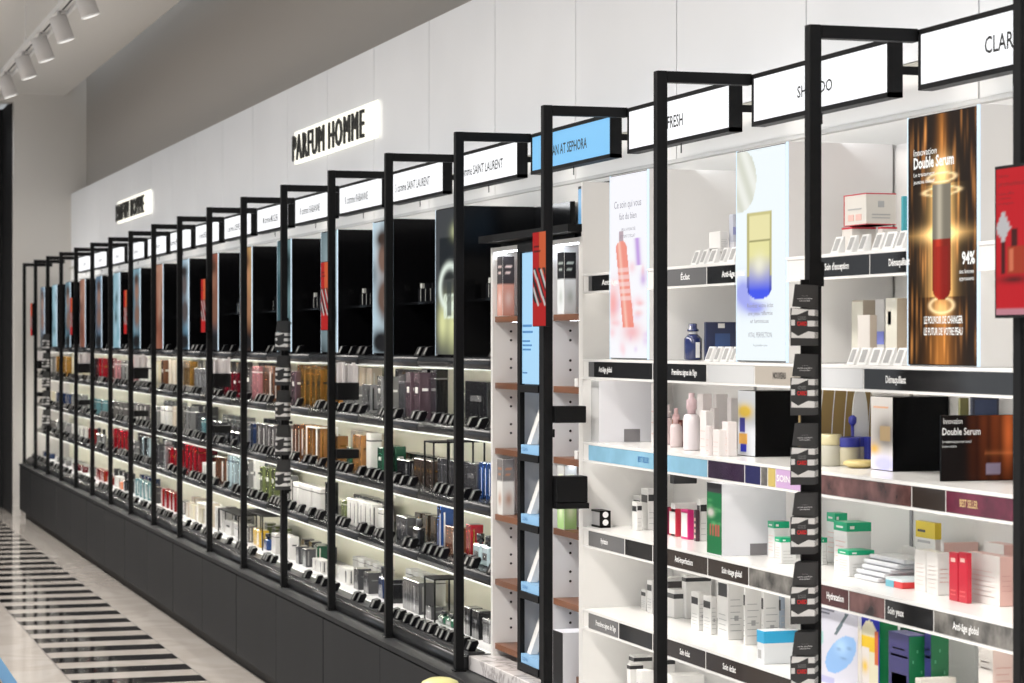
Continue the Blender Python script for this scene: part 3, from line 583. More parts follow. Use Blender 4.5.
for i, z in enumerate((1.283, 1.052, 0.825, 0.585)):
    w_ = ('second', 'third', 'fourth', 'lowest')[i]
    u = thing('skincare_tube_display', f'white tube leaning on a blue plinth, {w_} cell of the black ladder display', 'tube', (0.16, 7.6, z), 'white tubes in the black ladder display')
    child(u, 'blue_plinth', mat('sky_blue_card', (0.25, 0.47, 0.72), .4), (0.114, 0.19, LY0 + .04, LY1 - .036, z + .0003, z + .030))
    child(u, 'back_card', mat('slate_blue_card', (0.16, 0.2, 0.29), .45), (0.24, 0.245, LY0 + .035, LY1 - .05, z + .031, z + .17), (0.2, .244, LY0 + .035, LY1 - .05, z + .0004, z + .031))
    text(u, 'lettering', 'CLEAN', mat('blue_ink', (0.05, 0.2, 0.45), .5), 0.114, LY1 - .05, z + .010, .011, .06)
    lean = MB(); lean.prism([(0.130, z + .031), (0.155, z + .031), (0.186, z + .165), (0.178, z + .165)], LY1 - .09, LY1 - .05, 0)
    lean.prism([(0.177, z + .166), (0.188, z + .166), (0.192, z + .185), (0.181, z + .185)], LY1 - .085, LY1 - .055, 1)
    lean.build('tube', [M_white2, mat('silver_cap', (.5, .5, .5), .3, metal=.6)], u)
# goods in the white cabinet's side cells
def card_item(name, label, cat, X, ya, yb, z0, z1, fn, m=None, th=.02, nx=16, nz=30):
    t = thing(name, label, cat, (X, (ya + yb) / 2, z0))
    MB().box(X, X + th, ya, yb, z0 + .0004, z1).build('body', m or M_white2, t)
    art(t, 'front_print', X - .0006, yb - .001, ya + .001, z0 + .002, z1 - .001, fn, nx, nz, M_print)
    art(t, 'side_print', (X + .0005, X + th - .0005), 0, ya - .0006, z0 + .002, z1 - .001, fn, 8, nz, M_print, face='y')
    return t
def two_tone(top, bot, mid=.5, acc=None, seed=1):
    def fn(U, V):
        c = np.ones(U.shape + (3,)) * np.array(bot); c = mixc(c, top, (V > mid).astype(float))
        if acc is not None:
            c = mixc(c, acc, IN(U, V, .15, .85, .80, .86) + IN(U, V, .2, .7, .70, .73)); c = mixc(c, acc, np.clip(G(U, V, .5, .28, .3, .12), 0, 1) * .8)
        return c
    return fn
card_item('photo_card', 'dark and pink photo card, top left cell of the white cabinet', 'card', .150, 8.055, 8.122, ZW[0], ZW[0] + .21, two_tone((.05, .045, .05), (.6, .3, .24), .52, (.75, .6, .58)), th=.042)
card_item('photo_card', 'black and white photo card, top right cell of the white cabinet', 'card', .150, 7.375, 7.445, ZW[0], ZW[0] + .20, two_tone((.02, .02, .022), (.7, .73, .75), .56, (.4, .45, .42)), th=.04)
card_item('brochure_block', 'clear-topped block with leaf drawing, lower left cell of the white cabinet', 'display block', .150, 8.055, 8.122, ZW[3], ZW[3] + .195, two_tone((.2, .19, .19), (.72, .72, .7), .62, (.42, .2, .12)), th=.042)
card_item('brochure_block', 'green and white block, lower right cell of the white cabinet', 'display block', .150, 7.375, 7.445, ZW[3], ZW[3] + .21, two_tone((.55, .56, .55), (.35, .55, .22), .7, (.75, .8, .6)), th=.042)
for z, wd in ((ZW[1], 'on the second walnut shelf'), (ZW[2], 'on the third walnut shelf')):
    o = MB().cbox(.15, .162, 7.245, 7.275, z + .0003, z + .028, .002).build('price_cube', M_white2); tag(o, f'tiny white price cube {wd} at right of the white cabinet', 'price tag')

# ------------------------------------------------------------------ white skincare shelving
M_strip = {'black': mat('strip_black', (.014, .014, .015), .2), 'dark': mat('strip_umber', (.035, .026, .022), .2), 'grey': mat('strip_grey', (.16, .16, .165), .2), 'white': mat('strip_white', (.62, .63, .64), .2),
 'blue': mat('strip_sky_blue', (.27, .52, .70), .22, noise=.15, nscale=9), 'purple': mat('strip_purple', (.035, .02, .045), .2, noise=.3, nscale=15), 'navy': mat('strip_navy', (.02, .02, .09), .2), 'beige': mat('strip_beige', (.42, .38, .33), .3),
 'yellow': mat('strip_yellow', (.55, .42, .12), .3), 'lilac': mat('strip_lilac', (.55, .36, .6), .3), 'face': mat('strip_face', (.16, .075, .07), .25, noise=.9, nscale=12), 'wine': mat('strip_burgundy', (.13, .012, .035), .2, noise=.5, nscale=14),
 'marbled': mat('strip_marbled', (.2, .19, .175), .25, noise=.9, nscale=14), 'umberred': mat('strip_redbrown', (.07, .02, .02), .25)}
# (shelf, from px, to px, colour, words, text px from, to)
STRIPS = [(-1, 588.5, 592, 'grey', None), (-1, 592, 634, 'black', ('Anti-âge', 602, 618)), (-1, 660, 706, 'grey', ('Éclat', 681, 690)), (-1, 707, 790, 'black', ('Anti-âge global', 722, 745)), (-1, 818, 869, 'black', ("Soin d'exception", 825, 849)), (-1, 870, 925, 'black', ('Démaquillant', 889, 910)),
 (0, 588.5, 594, 'grey', None), (0, 594, 652, 'black', ('Anti-âge global', 599, 612)), (0, 653, 706, 'black', ("Premières signes de l'âge", 672, 697)), (0, 707, 754, 'white', None), (0, 755, 800, 'beige', ('NOUVEAU', 773, 786)), (0, 801, 863, 'white', None), (0, 864, 1060, 'black', ('Démaquillant', 886, 906)),
 (1, 588.5, 707, 'blue', ('BEST SELLER', 638, 649)), (1, 708, 744, 'purple', None), (1, 745, 760, 'navy', None), (1, 761, 767, 'marbled', None), (1, 768, 775, 'yellow', None), (1, 776, 805, 'lilac', ('SOIN', 777, 790)), (1, 806, 911, 'face', None), (1, 912, 945, 'dark', None), (1, 946, 1060, 'wine', ('BEST SELLER', 960, 978)),
 (2, 588.5, 624, 'grey', ('Hydratation', 601, 608)), (2, 625, 652, 'black', None), (2, 653, 707, 'dark', ('Anti-imperfections', 675, 693)), (2, 708, 748, 'dark', ('Soin visage global', 722, 742)), (2, 749, 800, 'marbled', None), (2, 801, 848, 'umberred', ('Hydratation', 827, 844)), (2, 849, 884, 'face', None), (2, 885, 933, 'black', ('Soin yeux', 888, 904)), (2, 934, 1060, 'marbled', ('Anti-âge global', 953, 979)),
 (3, 588.5, 618, 'grey', ("Premières signes de l'âge", 596, 616)), (3, 619, 652, 'black', None), (3, 653, 705, 'dark', ('Soin éclat', 680, 690)), (3, 706, 800, 'dark', ('Soin éclat', 723, 736)), (3, 801, 1060, 'black', None)]
ZT = {-1: 1.868, 0: 1.603, 1: 1.345, 2: 1.080, 3: 0.825}
for n in (1, 0, -1, -2):
    y0, y1 = ps(n) + 0.0005, ps(n + 1) - 0.0005
    if n == 1: y1 -= 0.003
    pic = {1: 'under the pink bottle poster', 0: 'under the gold and blue jar poster', -1: 'under the orange serum poster', -2: 'beyond the right edge'}[n]
    t = thing('skincare_shelving', f'white skincare shelving with printed shelf strips {pic}', 'shelves', (0.3, (y0 + y1) / 2, 0.505), 'white skincare shelving units')
    child(t, 'back_panel', M_white, (0.437, 0.449, y0, y1, 0.505, 2.155))
    child(t, 'upright_channel', M_inkgrey, (0.433, 0.437, y0 + .32, y0 + .332, 0.56, 2.15))
    child(t, 'base_deck', M_white2, (0.06, 0.437, y0, y1, 0.506, 0.56))
    for k in (-1, 0, 1, 2, 3):
        z = ZT[k]
        spans = [(y0, y1)] if k >= 0 else [(ps(n) + .0005, ps(n + 1) - .245 - .337), (ps(n + 1) - .244, y1)]
        for (ya_, yb_) in spans[::-1]:
            sh = MB().box(SF + 0.002, 0.437, ya_, yb_, z - 0.02, z).box(SF - 0.003, SF + 0.0025, ya_, yb_, z - 0.008, z + 0.0).box(SF - .004, SF + .006, ya_, yb_, z - 0.062, z - 0.056).build('shelf', M_white2, t)
            child(sh, 'strip_carrier', M_white, (SF - 0.0005, SF + 0.0018, ya_, yb_, z - 0.056, z - 0.008))
            child(sh, 'led_strip', M_led, (SF + 0.012, SF + 0.022, ya_ + .01, yb_ - .01, z - 0.024, z - 0.0205))
        for st in STRIPS:
            if st[0] != k: continue
            ya, yb = at_s(st[2], SF - .002), at_s(st[1], SF - .002); mid = (ya + yb) / 2
            if k < 0: ya = max([ya] + [q for q in (ps(m + 1) - .244 for m in (1, 0, -1)) if ya < q < yb and mid > q - .17]); yb = min([yb] + [q for q in (ps(m + 1) - .583 for m in (1, 0, -1)) if ya < q < yb and mid < q + .17])
            if mid < y0 or mid > y1: continue
            o = child(sh, 'label_strip', M_strip[st[3]], (SF - 0.0022, SF - 0.0008, ya + .001, yb - .001, z - 0.055, z - 0.009))
            if st[4]:
                tx, a, c = st[4]; Y = at_s(a, SF - .0022); ink = M_ink if st[3] in ('beige',) else mat('blue_ink', (0.05, 0.2, 0.45), .5) if st[3] == 'blue' else M_inkgold if st[3] == 'wine' else M_inkwhite
                text(sh, 'lettering', tx, ink, SF - 0.0022, Y, z - 0.039, .016, Y - at_s(c, SF - .0022), bold=.02)
child(bpy.data.objects['skincare_shelving'], 'end_panel', M_white, (SF - .004, .437, ps(2) - .0035, ps(2) + .009, .506, 2.155))
# price cards: little white leaning cards with a grey code block, on the upper shelf edges
pcb = MB(); pcb.prism([(0, 0), (.018, 0), (.020, .040), (.015, .040)], -.022, .022)
pcb.quad([(.0025, .014, .006), (.0025, -.012, .006), (.0133, -.012, .0355), (.0133, .014, .0355)], 1); pcb.v[-4:] = [(x - .0012, y, z) for x, y, z in pcb.v[-4:]]
PCARD = pcb.mesh('price_card', [mat('white_card', (.8, .8, .79), .35), mat('grey_print', (.36, .36, .36), .5)], Vector((0, 0, 0)))
def pcards(pxs, z, wd, X=SF + .006):
    for i_, p in enumerate(pxs):
        o = bpy.data.objects.new('price_card', PCARD); COL.objects.link(o); o.location = (X, at_s(p, X), z + .0005); o.rotation_euler = (0, 0, random.uniform(-.1, .1))
        tag(o, f'{place_word(i_, len(pxs))} {NUM[len(pxs)]} white price cards {wd}', 'price card', f'price cards {wd}')
pcards((693, 701, 710, 721, 730), ZT[-1], 'left of the jar poster, highest shelf')
pcards((707, 715, 723, 731), ZT[0], 'by the navy bottle')
pcards((834, 848, 860, 875, 887, 898), ZT[-1], 'under the red-edged boxes')
pcards((850, 861, 873, 885, 897), ZT[0], 'before the beige boxes')

# ------------------------------------------------------------------ skincare poster lightboxes
def serum(U, V):
    c = np.ones(U.shape + (3,)) * np.array((.018, .010, .006))
    r = np.random.RandomState(3)
    for _ in range(110):
        a, b_ = r.rand(), r.rand(); c = c + (np.array((.5, .2, .05)) * (G(U, V, a, b_, .012, .06) * r.uniform(.1, .9))[..., None])
    beam = np.exp(-np.abs((U - .5) / (.05 + .09 * (1 - V))) ** 1.5) * np.clip(1.0 - .35 * V, 0, 1)
    c = c + np.array((.62, .22, .035)) * (.8 * beam)[..., None]
    c = c + np.array((1.0, .55, .16)) * (np.exp(-(np.abs(V - .52) / .016)) * np.exp(-(np.abs(U - .5) / .3)))[..., None]
    c = c + np.array((1.0, .62, .25)) * (1.8 * G(U, V, .5, .52, .24, .03) + 1.5 * G(U, V, .5, .76, .12, .06) + .8 * G(U, V, .5, .22, .12, .04))[..., None]
    for cv, rv, ru in ((.745, .018, .2), (.69, .016, .26), (.235, .03, .17)):
        c = c + np.array((1, .72, .4)) * (.9 * np.exp(-((np.hypot((U - .5) / ru, (V - cv) / rv) - 1) / .16) ** 2))[..., None]
    body = (((np.abs(U - .5) < .135) & (V > .31) & (V < .72)) | (np.hypot((U - .5) / .135, (V - .31) / .055) < 1)).astype(float)
    halo = np.exp(-np.clip(np.maximum(np.abs(U - .5) - .135, 0) / .05, 0, 9)) * IN(U, V, 0, 1, .27, .72); c = c + np.array((1, .6, .2)) * (.8 * halo * (1 - body))[..., None]
    cap = body * (V > .5); red = body * (V <= .5)
    sh = .35 + .5 * np.exp(-((U - .47) / .04) ** 2) ; c = c * (1 - cap[..., None]) + (np.array((.62, .55, .42)) * sh[..., None]) * cap[..., None]
    sr = .35 + .65 * np.exp(-((U - .45) / .05) ** 2); c = c * (1 - red[..., None]) + (np.array((.62, .045, .02)) * sr[..., None]) * red[..., None]
    inner = (np.hypot((U - .5) / .09, (V - .30) / .04) < 1) | ((np.abs(U - .5) < .09) & (V > .3) & (V < .47)); c = mixc(c, (.30, .01, .008), inner * red * .6)
    return c
def jar(U, V):
    c = np.ones(U.shape + (3,)) * np.array((.88, .95, .97))
    blob = ((np.hypot((U - .08) / .33, (V - .86) / .15) < 1)).astype(float); c = mixc(c, (.62, .62, .5), blob * .8); c = mixc(c, (.85, .86, .8), blob * (.5 + .5 * np.sin(22 * U + 30 * V)))
    c = mixc(c, (.25, .27, .85), np.clip(1.4 * G(U, V, .14, .32, .2, .07) + 1.2 * G(U, V, .4, .25, .2, .03), 0, 1) * .8)
    bod = (np.abs(U - .47) < .25) & (V > .345) & (V < .70); low = (np.hypot((U - .47) / .25, (V - .345) / .055) < 1) & (V <= .345); b_ = (bod | low).astype(float)
    g = np.clip((V - .33) / .17, 0, 1); colr = (1 - g)[..., None] * np.array((.06, .1, .85)) + g[..., None] * np.array((.80, .76, .36))
    edge = 1 - .35 * (np.abs(U - .47) > .2); c = c * (1 - b_[..., None]) + colr * edge[..., None] * b_[..., None]
    c = mixc(c, (.95, .93, .75), G(U, V, .47, .45, .12, .05) * .7); cap = IN(U, V, .26, .68, .57, .69); c = mixc(c, (.82, .76, .42), cap * .8); c = mixc(c, (.3, .28, .12), IN(U, V, .22, .72, .563, .572)); c = mixc(c, (.6, .55, .25), IN(U, V, .24, .70, .688, .70)); c = mixc(c, (.5, .46, .2), IN(U, V, .22, .26, .40, .69) + IN(U, V, .68, .72, .40, .69))
    return c
def pinkb(U, V):
    c = np.ones(U.shape + (3,)) * np.array((.93, .93, .97)); r = np.random.RandomState(5)
    for _ in range(26):
        a, b_ = r.rand(), r.rand() * .5; c = mixc(c, [(.9, .25, .25), (.75, .6, .85), (.95, .6, .65)][r.randint(3)], G(U, V, a, b_, r.uniform(.03, .12), r.uniform(.01, .035)) * r.uniform(.2, .7))
    c = mixc(c, (.92, .22, .2), np.clip(G(U, V, .08, .3, .16, .1), 0, 1) * .7); c = mixc(c, (.85, .1, .1), np.clip(G(U, V, .6, .14, .25, .05), 0, 1) * .5)
    uc = .30 + (.62 - V) * .45; b_ = ((np.abs(U - uc) < .15) & (V > .17) & (V < .60)) | (np.hypot((U - .31) / .15, (V - .60) / .04) < 1)
    c = mixc(c, (.86, .2, .12), b_ * .85); c = mixc(c, (.95, .6, .5), b_ * np.exp(-((U - uc + .05) / .04) ** 2) * .8); c = mixc(c, (.95, .8, .8), b_ * IN(U, V, 0, 1, .30, .5) * (np.sin(160 * V) > 0) * .5)
    c = mixc(c, (.3, .15, .2), IN(U, V, .25, .36, .64, .69) * .7); c = mixc(c, (.45, .2, .7), np.exp(-(((U - .75 - .3 * (.6 - V)) / .07) ** 2)) * IN(U, V, 0, 1, .5, .65) * .8)
    c = mixc(c, (.6, .4, .75), G(U, V, .9, .42, .08, .03) * .8)
    return c
M_boxw = mat('white_lightbox_side', (.74, .73, .72), .4)
def wtext(t, tx, m, y1, Y0, z, h, wd, X=SF): return text(t, 'lettering', tx, m, X, y1 - Y0, z, h, wd)
t, y0, y1, z0, z1 = poster_box(1, M_boxw, 'white lightbox with a poster of a tall orange-pink bottle and petals', pinkb, 60, 130, 1.02)
for i, (tx, dy, z, h, wd) in enumerate((('Ce soin qui vous', .045, 2.055, .022, .235), ('fait du bien', .09, 2.020, .020, .15), ('PEAU HYDRATÉE', .11, 1.985, .009, .12), ("ET TEINT D'ÉCLAT", .10, 1.965, .009, .13))): wtext(t, tx, mat('slate_ink', (.2, .2, .25), .5), y1, dy, z, h, wd)
t, y0, y1, z0, z1 = poster_box(0, M_boxw, 'white lightbox with a poster of a gold and blue jar', jar, 60, 130, 1.05)
for tx, dy, z, h, wd in (('Révélez votre éclat', .08, 1.745, .011, .17), ('une peau raffermie', .085, 1.725, .011, .16), ('et lumineuse', .10, 1.705, .011, .12), ('VITAL PERFECTION', .085, 1.668, .013, .155), ('le premier soin', .12, 1.645, .006, .09), ('WWW', .095, 1.625, .006, .14)): 
    if tx != 'WWW': wtext(t, tx, mat('slate_ink', (.2, .2, .25), .5), y1, dy, z, h, wd)
t, y0, y1, z0, z1 = poster_box(-1, M_boxw, 'white lightbox with a dark poster of a glowing orange and red serum', serum, 90, 170, 1.05)
M_lw = glow('lit_white_lettering', (.95, .95, .92), 1.0)
for tx, dy, z, h, wd, bo in (('Innovation', .035, 2.068, .015, .11, .0), ('Double Serum', .035, 2.040, .024, .19, .03), ('Le traitement', .035, 2.022, .009, .10, .0), ('jeunesse intensif', .035, 2.006, .009, .10, 0), ('94%', .262, 1.823, .026, .058, .03), ('des femmes', .25, 1.803, .009, .065, .0), ('approuvent', .25, 1.788, .009, .065, 0), ('LE POUVOIR DE CHANGER', .085, 1.697, .016, .18, .02), ('LE FUTUR DE VOTRE PEAU', .085, 1.672, .016, .18, .02)):
    text(t, 'lettering', tx, M_lw, SF, y1 - dy, z, h, wd, bold=bo)
t, y0, y1, z0, z1 = poster_box(-2, M_boxw, 'white lightbox beyond the right edge', generic_poster(3, (.3, .3, .35), (.6, .6, .65)), 10, 20, .8)

# ------------------------------------------------------------------ skincare goods
M_ctn = {}
def cm(c, rough=.35): return mat('pack_%02d%02d%02d' % tuple(int(x * 99) for x in c), c, rough, coat=.2)
def pack(name, label, cat, xa, xb, xc, yt, z0, X=None, yb=None, body=(.72, .71, .69), bands=(), fp=(), sp=(), group=None, dmax=.28, thing_=False):
    """carton seen from column xa..xb (front) and xb..xc (near side), top at yt above column xb"""
    if X is None: X = x_from_base(xb, yb, z0)
    X = max(SF + .012, min(X, .38)); s0, s1 = at_s(xb, X), at_s(xa, X); X1 = x_on_s(xc, s0); X1 = max(X + .012, min(X1, X + dmax, .43)); z1 = z_at(xb, yt, X)
    if z1 < z0 + .01: z1 = z0 + .05
    h, wd, d = z1 - z0, s1 - s0, X1 - X; z0 += .0004
    mats = [cm(body)]; mb = MB(); mb.cbox(X, X1, s0, s1, z0, z1, .0012)
    e = .0005
    for a, c_, col in bands:     # wrap-round colour bands (fractions of height)
        mats.append(cm(col)); mb.box(X - e, X1 + e, s0 - e, s1 + e, z0 + a * h, min(z0 + c_ * h, z1 - .0002) if c_ < 1 else z1 + e, len(mats) - 1)
    for u0, u1, v0, v1, col in fp:   # front patches, u from the far side
        mats.append(cm(col)); mb.box(X - 2 * e, X, s1 - u1 * wd, s1 - u0 * wd, z0 + v0 * h, z0 + v1 * h, len(mats) - 1)
    for u0, u1, v0, v1, col in sp:   # near side patches, u from the front edge
        mats.append(cm(col)); mb.box(X + u0 * d, X + u1 * d, s0 - 2 * e, s0, z0 + v0 * h, z0 + v1 * h, len(mats) - 1)
    o = mb.build(name, mats, origin=(X, s0, z0)); tag(o, label, cat, group)
    return X, X1, s0, s1, z0, z1
Wt, Bk, Gy, Rd, Gn, Pk = (.74, .73, .71), (.02, .02, .022), (.4, .4, .4), (.5, .01, .03), (.0, .36, .17), (.72, .45, .40)
def lines(col=Gy, v0=.15, v1=.7, n=5): return [(.15, .85 - .1 * (i % 2), v0 + (v1 - v0) * i / n, v0 + (v1 - v0) * i / n + .012, col) for i in range(n)]
# glorifier blocks: lit picture front, plain side, small notch at the foot
def glorifier(label, xa, xb, xc, yt, z0, X, fn, side, lit=.0, notch=None, nx=24, nz=50):
    s0, s1 = at_s(xb, X), at_s(xa, X); X1 = min(x_on_s(xc, s0), .432); z1 = z_at(xb, yt, X)
    t = thing('display_block', label, 'display block', (X, s0, z0))
    MB().box(X, X1, s0, s1, z0 + .0004, z1).build('block', side, t)
    art(t, 'front_picture', X - .0006, s1 - .001, s0 + .001, z0 + .002, z1 - .001, fn, nx, nz, vcol_mat('lit_block_print', lit) if lit else M_print)
    if notch:
        a, c_, hh = notch; X2, X3 = x_on_s(a, s0), x_on_s(c_, s0); child(t, 'cable_notch', mat('notch_grey', (.2, .19, .2), .4), (X2, X3, s0 - .0008, s0, z0 + .001, z0 + hh))
    return t, X, X1, s0, s1, z0, z1
def flat(c): return lambda U, V: np.ones(U.shape + (3,)) * np.array(c)
glorifier('tall white display block above the best-seller strip, left of the pale pink lotion', 589, 599, 655, 381, ZT[1], .165, flat((.55, .55, .55)), mat('white_block_side', (.72, .72, .76), .35), notch=(624, 640, .04))
def greenblk(U, V):
    c = np.ones(U.shape + (3,)) * np.array((.02, .16, .06)); c = mixc(c, (.05, .05, .055), (V > .87).astype(float)); r = np.random.RandomState(2)
    for _ in range(12): c = mixc(c, (.12, .4, .16), G(U, V, r.rand(), .4 + .45 * r.rand(), .15, .02) * .6)
    c = mixc(c, (.55, .53, .5), np.clip(1.5 * G(U, V, .25, .58, .2, .05), 0, 1)); c = mixc(c, (.4, .1, .08), IN(U, V, .1, .95, .25, .42) * (np.sin(34 * U) > -.2)); return c
glorifier('white display block with green and black picture front', 707, 722, 786, 484, ZT[2], .158, greenblk, mat('white_block_side', (.72, .72, .76), .35), notch=(750, 767, .032))
def nailblk(U, V):
    c = np.ones(U.shape + (3,)) * np.array((.62, .64, .68)); c = mixc(c, (.8, .55, .08), np.clip(1.5 * G(U, V, .4, .68, .4, .1), 0, 1)); c = mixc(c, (.05, .05, .3), IN(U, V, .1, .4, .35, .58)); c = mixc(c, (.75, .4, .08), IN(U, V, .05, .55, .18, .33)); c = mixc(c, (.02, .03, .5), IN(U, V, .15, .5, .06, .17)); return c
glorifier('black display block with gold and blue bottle picture', 738, 755.5, 800, 391, ZT[1], .255, nailblk, mat('black_block_side', (.003, .003, .0035), .25, spec=.12))
def clarblk(U, V):
    c = np.ones(U.shape + (3,)) * np.array((.75, .72, .7)); c = mixc(c, (.3, .27, .25), np.clip(1.3 * G(U, V, .7, .5, .5, .22), 0, 1)); c = mixc(c, (.5, .36, .2), IN(U, V, .4, .9, .4, .6)); c = mixc(c, (.75, .45, .08), G(U, V, .15, .28, .25, .08)); c = mixc(c, (.45, .45, .8), np.clip(1.4 * G(U, V, .6, .08, .5, .1), 0, 1)); c = mixc(c, (.8, .4, .2), IN(U, V, .1, .8, .84, .86)); return c
glorifier('black display block with a perfume bottle picture front', 871, 893, 958, 397, ZT[1], .285, clarblk, mat('black_block_side', (.003, .003, .0035), .25, spec=.12))
# counter card with orange glow
def dscard(U, V):
    c = np.ones(U.shape + (3,)) * np.array((.008, .006, .006)); c = c + np.array((.35, .07, .015)) * (np.clip((U - .3) * 1.3, 0, 1) * (.4 + .6 * np.abs(np.sin(19 * U))) * (.5 + .5 * V))[..., None]
    c = c + np.array((.5, .12, .03)) * G(U, V, .95, .7, .08, .4)[..., None]; c = c + np.array((.3, .1, .03)) * (np.exp(-np.abs(V - .42) / .02) * (U > .6))[..., None]; c = mixc(c, (.3, .25, .35), IN(U, V, .62, .82, .08, .26)); return c
Xc = .17; ya, yb = 4.40, at_s(941, Xc); t = thing('counter_card', 'dark counter card with orange glow reading Innovation Double Serum', 'card', (Xc, ya, ZT[1]))
xs1 = x_on_s(1010, yb - .12)
s_ = 4.88
Xa, Xb = x_on_s(941, s_), x_on_s(1013, s_)
ORG[t.name] = Vector((Xa, s_, ZT[1])); t.location = ORG[t.name]
zt = CZ + (HZ - 414) / (F * CS / (s_ / 1.0)) if False else None
def zz(px, py, s): # height seen at pixel (px,py) on the plane y=s
    X = x_on_s(px, s); return z_at(px, py, X)
z1 = zz(975, 415, s_)
child(t, 'board', mat('black_block_side', (.003, .003, .0035), .25, spec=.12), (Xa, Xb, s_, s_ + .006, ZT[1] + .0004, z1))
art(t, 'board_print', (Xa + .001, Xb - .001), 0, s_ - .0006, ZT[1] + .002, z1 - .001, dscard, 50, 30, M_print, face='y')
pm_ = (Xb - Xa) / 72
for tx, px, py, h, wp, bo in (('Innovation', 943, 424, 5.2, 19, 0), ('Double Serum', 942, 435, 6.2, 38, .02), ('Le traitement jeunesse intensif', 942, 443, 2.4, 29, 0), ('la peau complète', 942, 447.5, 2.2, 14, 0)):
    text(t, 'lettering', tx, M_inkwhite, Xa + (px - 941) * pm_, s_ - .001, zz(px, py, s_), h * pm_, wp * pm_, face='y', bold=bo)
pack('gift_box', 'dark blue box with red sheen behind the counter card', 'box', 970, 972, 1011, 396, ZT[1], X=.36, body=(.025, .03, .06), sp=[(.1, .9, .5, .95, (.03, .05, .12))], dmax=.12)
pack('gift_box', 'slim olive gold box behind the black display block', 'box', 958, 960, 969, 398, ZT[1], X=.36, body=(.3, .28, .12))
# gold fan backdrop with white ribs and oval card
t = thing('gold_backdrop', 'gold arched backdrop with thin white ribs behind blue-lidded jars', 'backdrop', (.40, 5.2, ZT[1]))
s_b = 5.665; xa_, xb_ = x_on_s(800, s_b), x_on_s(872, s_b); xb_ = min(xb_, .425); zt = 1.575
MB().box(xa_, xb_, s_b, s_b + .01, ZT[1] + .0004, zt - .03).build('board', mat('gold_board', (.36, .25, .10), .35, metal=.25), t)
for i in range(6):
    x = xa_ + (xb_ - xa_) * (.08 + .17 * i); bb = MB()
    for j in range(8):
        f0, f1 = j / 8, (j + 1) / 8; o0, o1 = .012 * f0 ** 2, .012 * f1 ** 2; q0, q1 = ZT[1] + .002 + f0 * (zt - .034 - ZT[1]), ZT[1] + .002 + f1 * (zt - .034 - ZT[1])
        bb.quad([(x + o0, s_b - .001, q0), (x + o0 + .003, s_b - .001, q0), (x + o1 + .003, s_b - .001, q1), (x + o1, s_b - .001, q1)])
    bb.build('rib', M_inkwhite, t)
bb = MB(); n_ = 24; cx_, cz_ = x_on_s(863, s_b - .06) - .01, 1.455
bb.v = [(cx_ + .022 * math.cos(6.283 * i / n_), s_b - .065 + d_, cz_ + .095 * math.sin(6.283 * i / n_)) for d_ in (0, .004) for i in range(n_)]
bb.f = [tuple(range(n_)), tuple(range(2 * n_ - 1, n_ - 1, -1))] + [(i, (i + 1) % n_, n_ + (i + 1) % n_, n_ + i) for i in range(n_)]; bb.m = [0] * len(bb.f); bb.sm = [False] * len(bb.f)
bb.build('oval_card', M_inkwhite, t); child(t, 'card_foot', M_inkwhite, (cx_ - .01, cx_ + .01, s_b - .065, s_b - .04, ZT[1] + .0004, 1.37))
# jars in front of the gold backdrop
def jar_obj(label, px, X, r, z0, zs, group=None):
    y = at_s(px, X); t = thing('cream_jar', label, 'jar', (X, y, z0), group)
    MB().lathe(X, y, [(r * .9, z0 + .0005), (r, z0 + .004), (r, z0 + zs[0]), (r * .93, z0 + zs[0] + .003)], 24).build('glass_jar', cm(zs[2]), t)
    MB().lathe(X, y, [(r * .97, z0 + zs[0] + .003), (r * .99, z0 + zs[0] + .006), (r * .99, z0 + zs[1] - .002), (r * .93, z0 + zs[1])], 24).build('lid', cm(zs[3]), t)
    return t
BL = (.05, .06, .42)
jar_obj('cream jar with blue lid before the gold backdrop', 846, .30, .036, ZT[1], (.045, .072, (.6, .55, .4), BL), 'jars before the gold backdrop')
jar_obj('gold-lidded clear jar beside the black post with card strip', 829, .255, .032, ZT[1], (.05, .08, (.5, .48, .4), (.65, .58, .35)), 'jars before the gold backdrop')
jar_obj('cream jar with blue lid touching the oval card', 858, .34, .030, ZT[1], (.045, .072, (.55, .5, .4), BL), 'jars before the gold backdrop')
pack('gift_box', 'blue box standing behind the jars at the oval card', 'box', 864, 868, 872, 437, ZT[1], X=.34, body=BL)
for lab, px, X, col, r in (('blue oval dish on the shelf beside the card strip', 828, .27, BL, .045), ('gold oval dish on the shelf below the blue-lidded jar', 850, .26, (.6, .48, .2), .045)):
    y = at_s(px, X); o = MB().lathe(X + .03, y, [(r * .6, ZT[1] + .0005), (r, ZT[1] + .008), (r * .98, ZT[1] + .015), (r * .7, ZT[1] + .02)], 24).build('oval_dish', cm(col)); tag(o, lab, 'dish')
o = MB().tube((.33, 5.60, ZT[1] + .001), (.33, 5.60, ZT[1] + .10), .004).lathe(.33, 5.60, [(.005, ZT[1] + .1), (.010, ZT[1] + .108), (.010, ZT[1] + .12), (.004, ZT[1] + .126)], 16).build('flower_pick', [cm(BL)]); tag(o, 'little violet flower-like pick behind the gold jar', 'ornament')

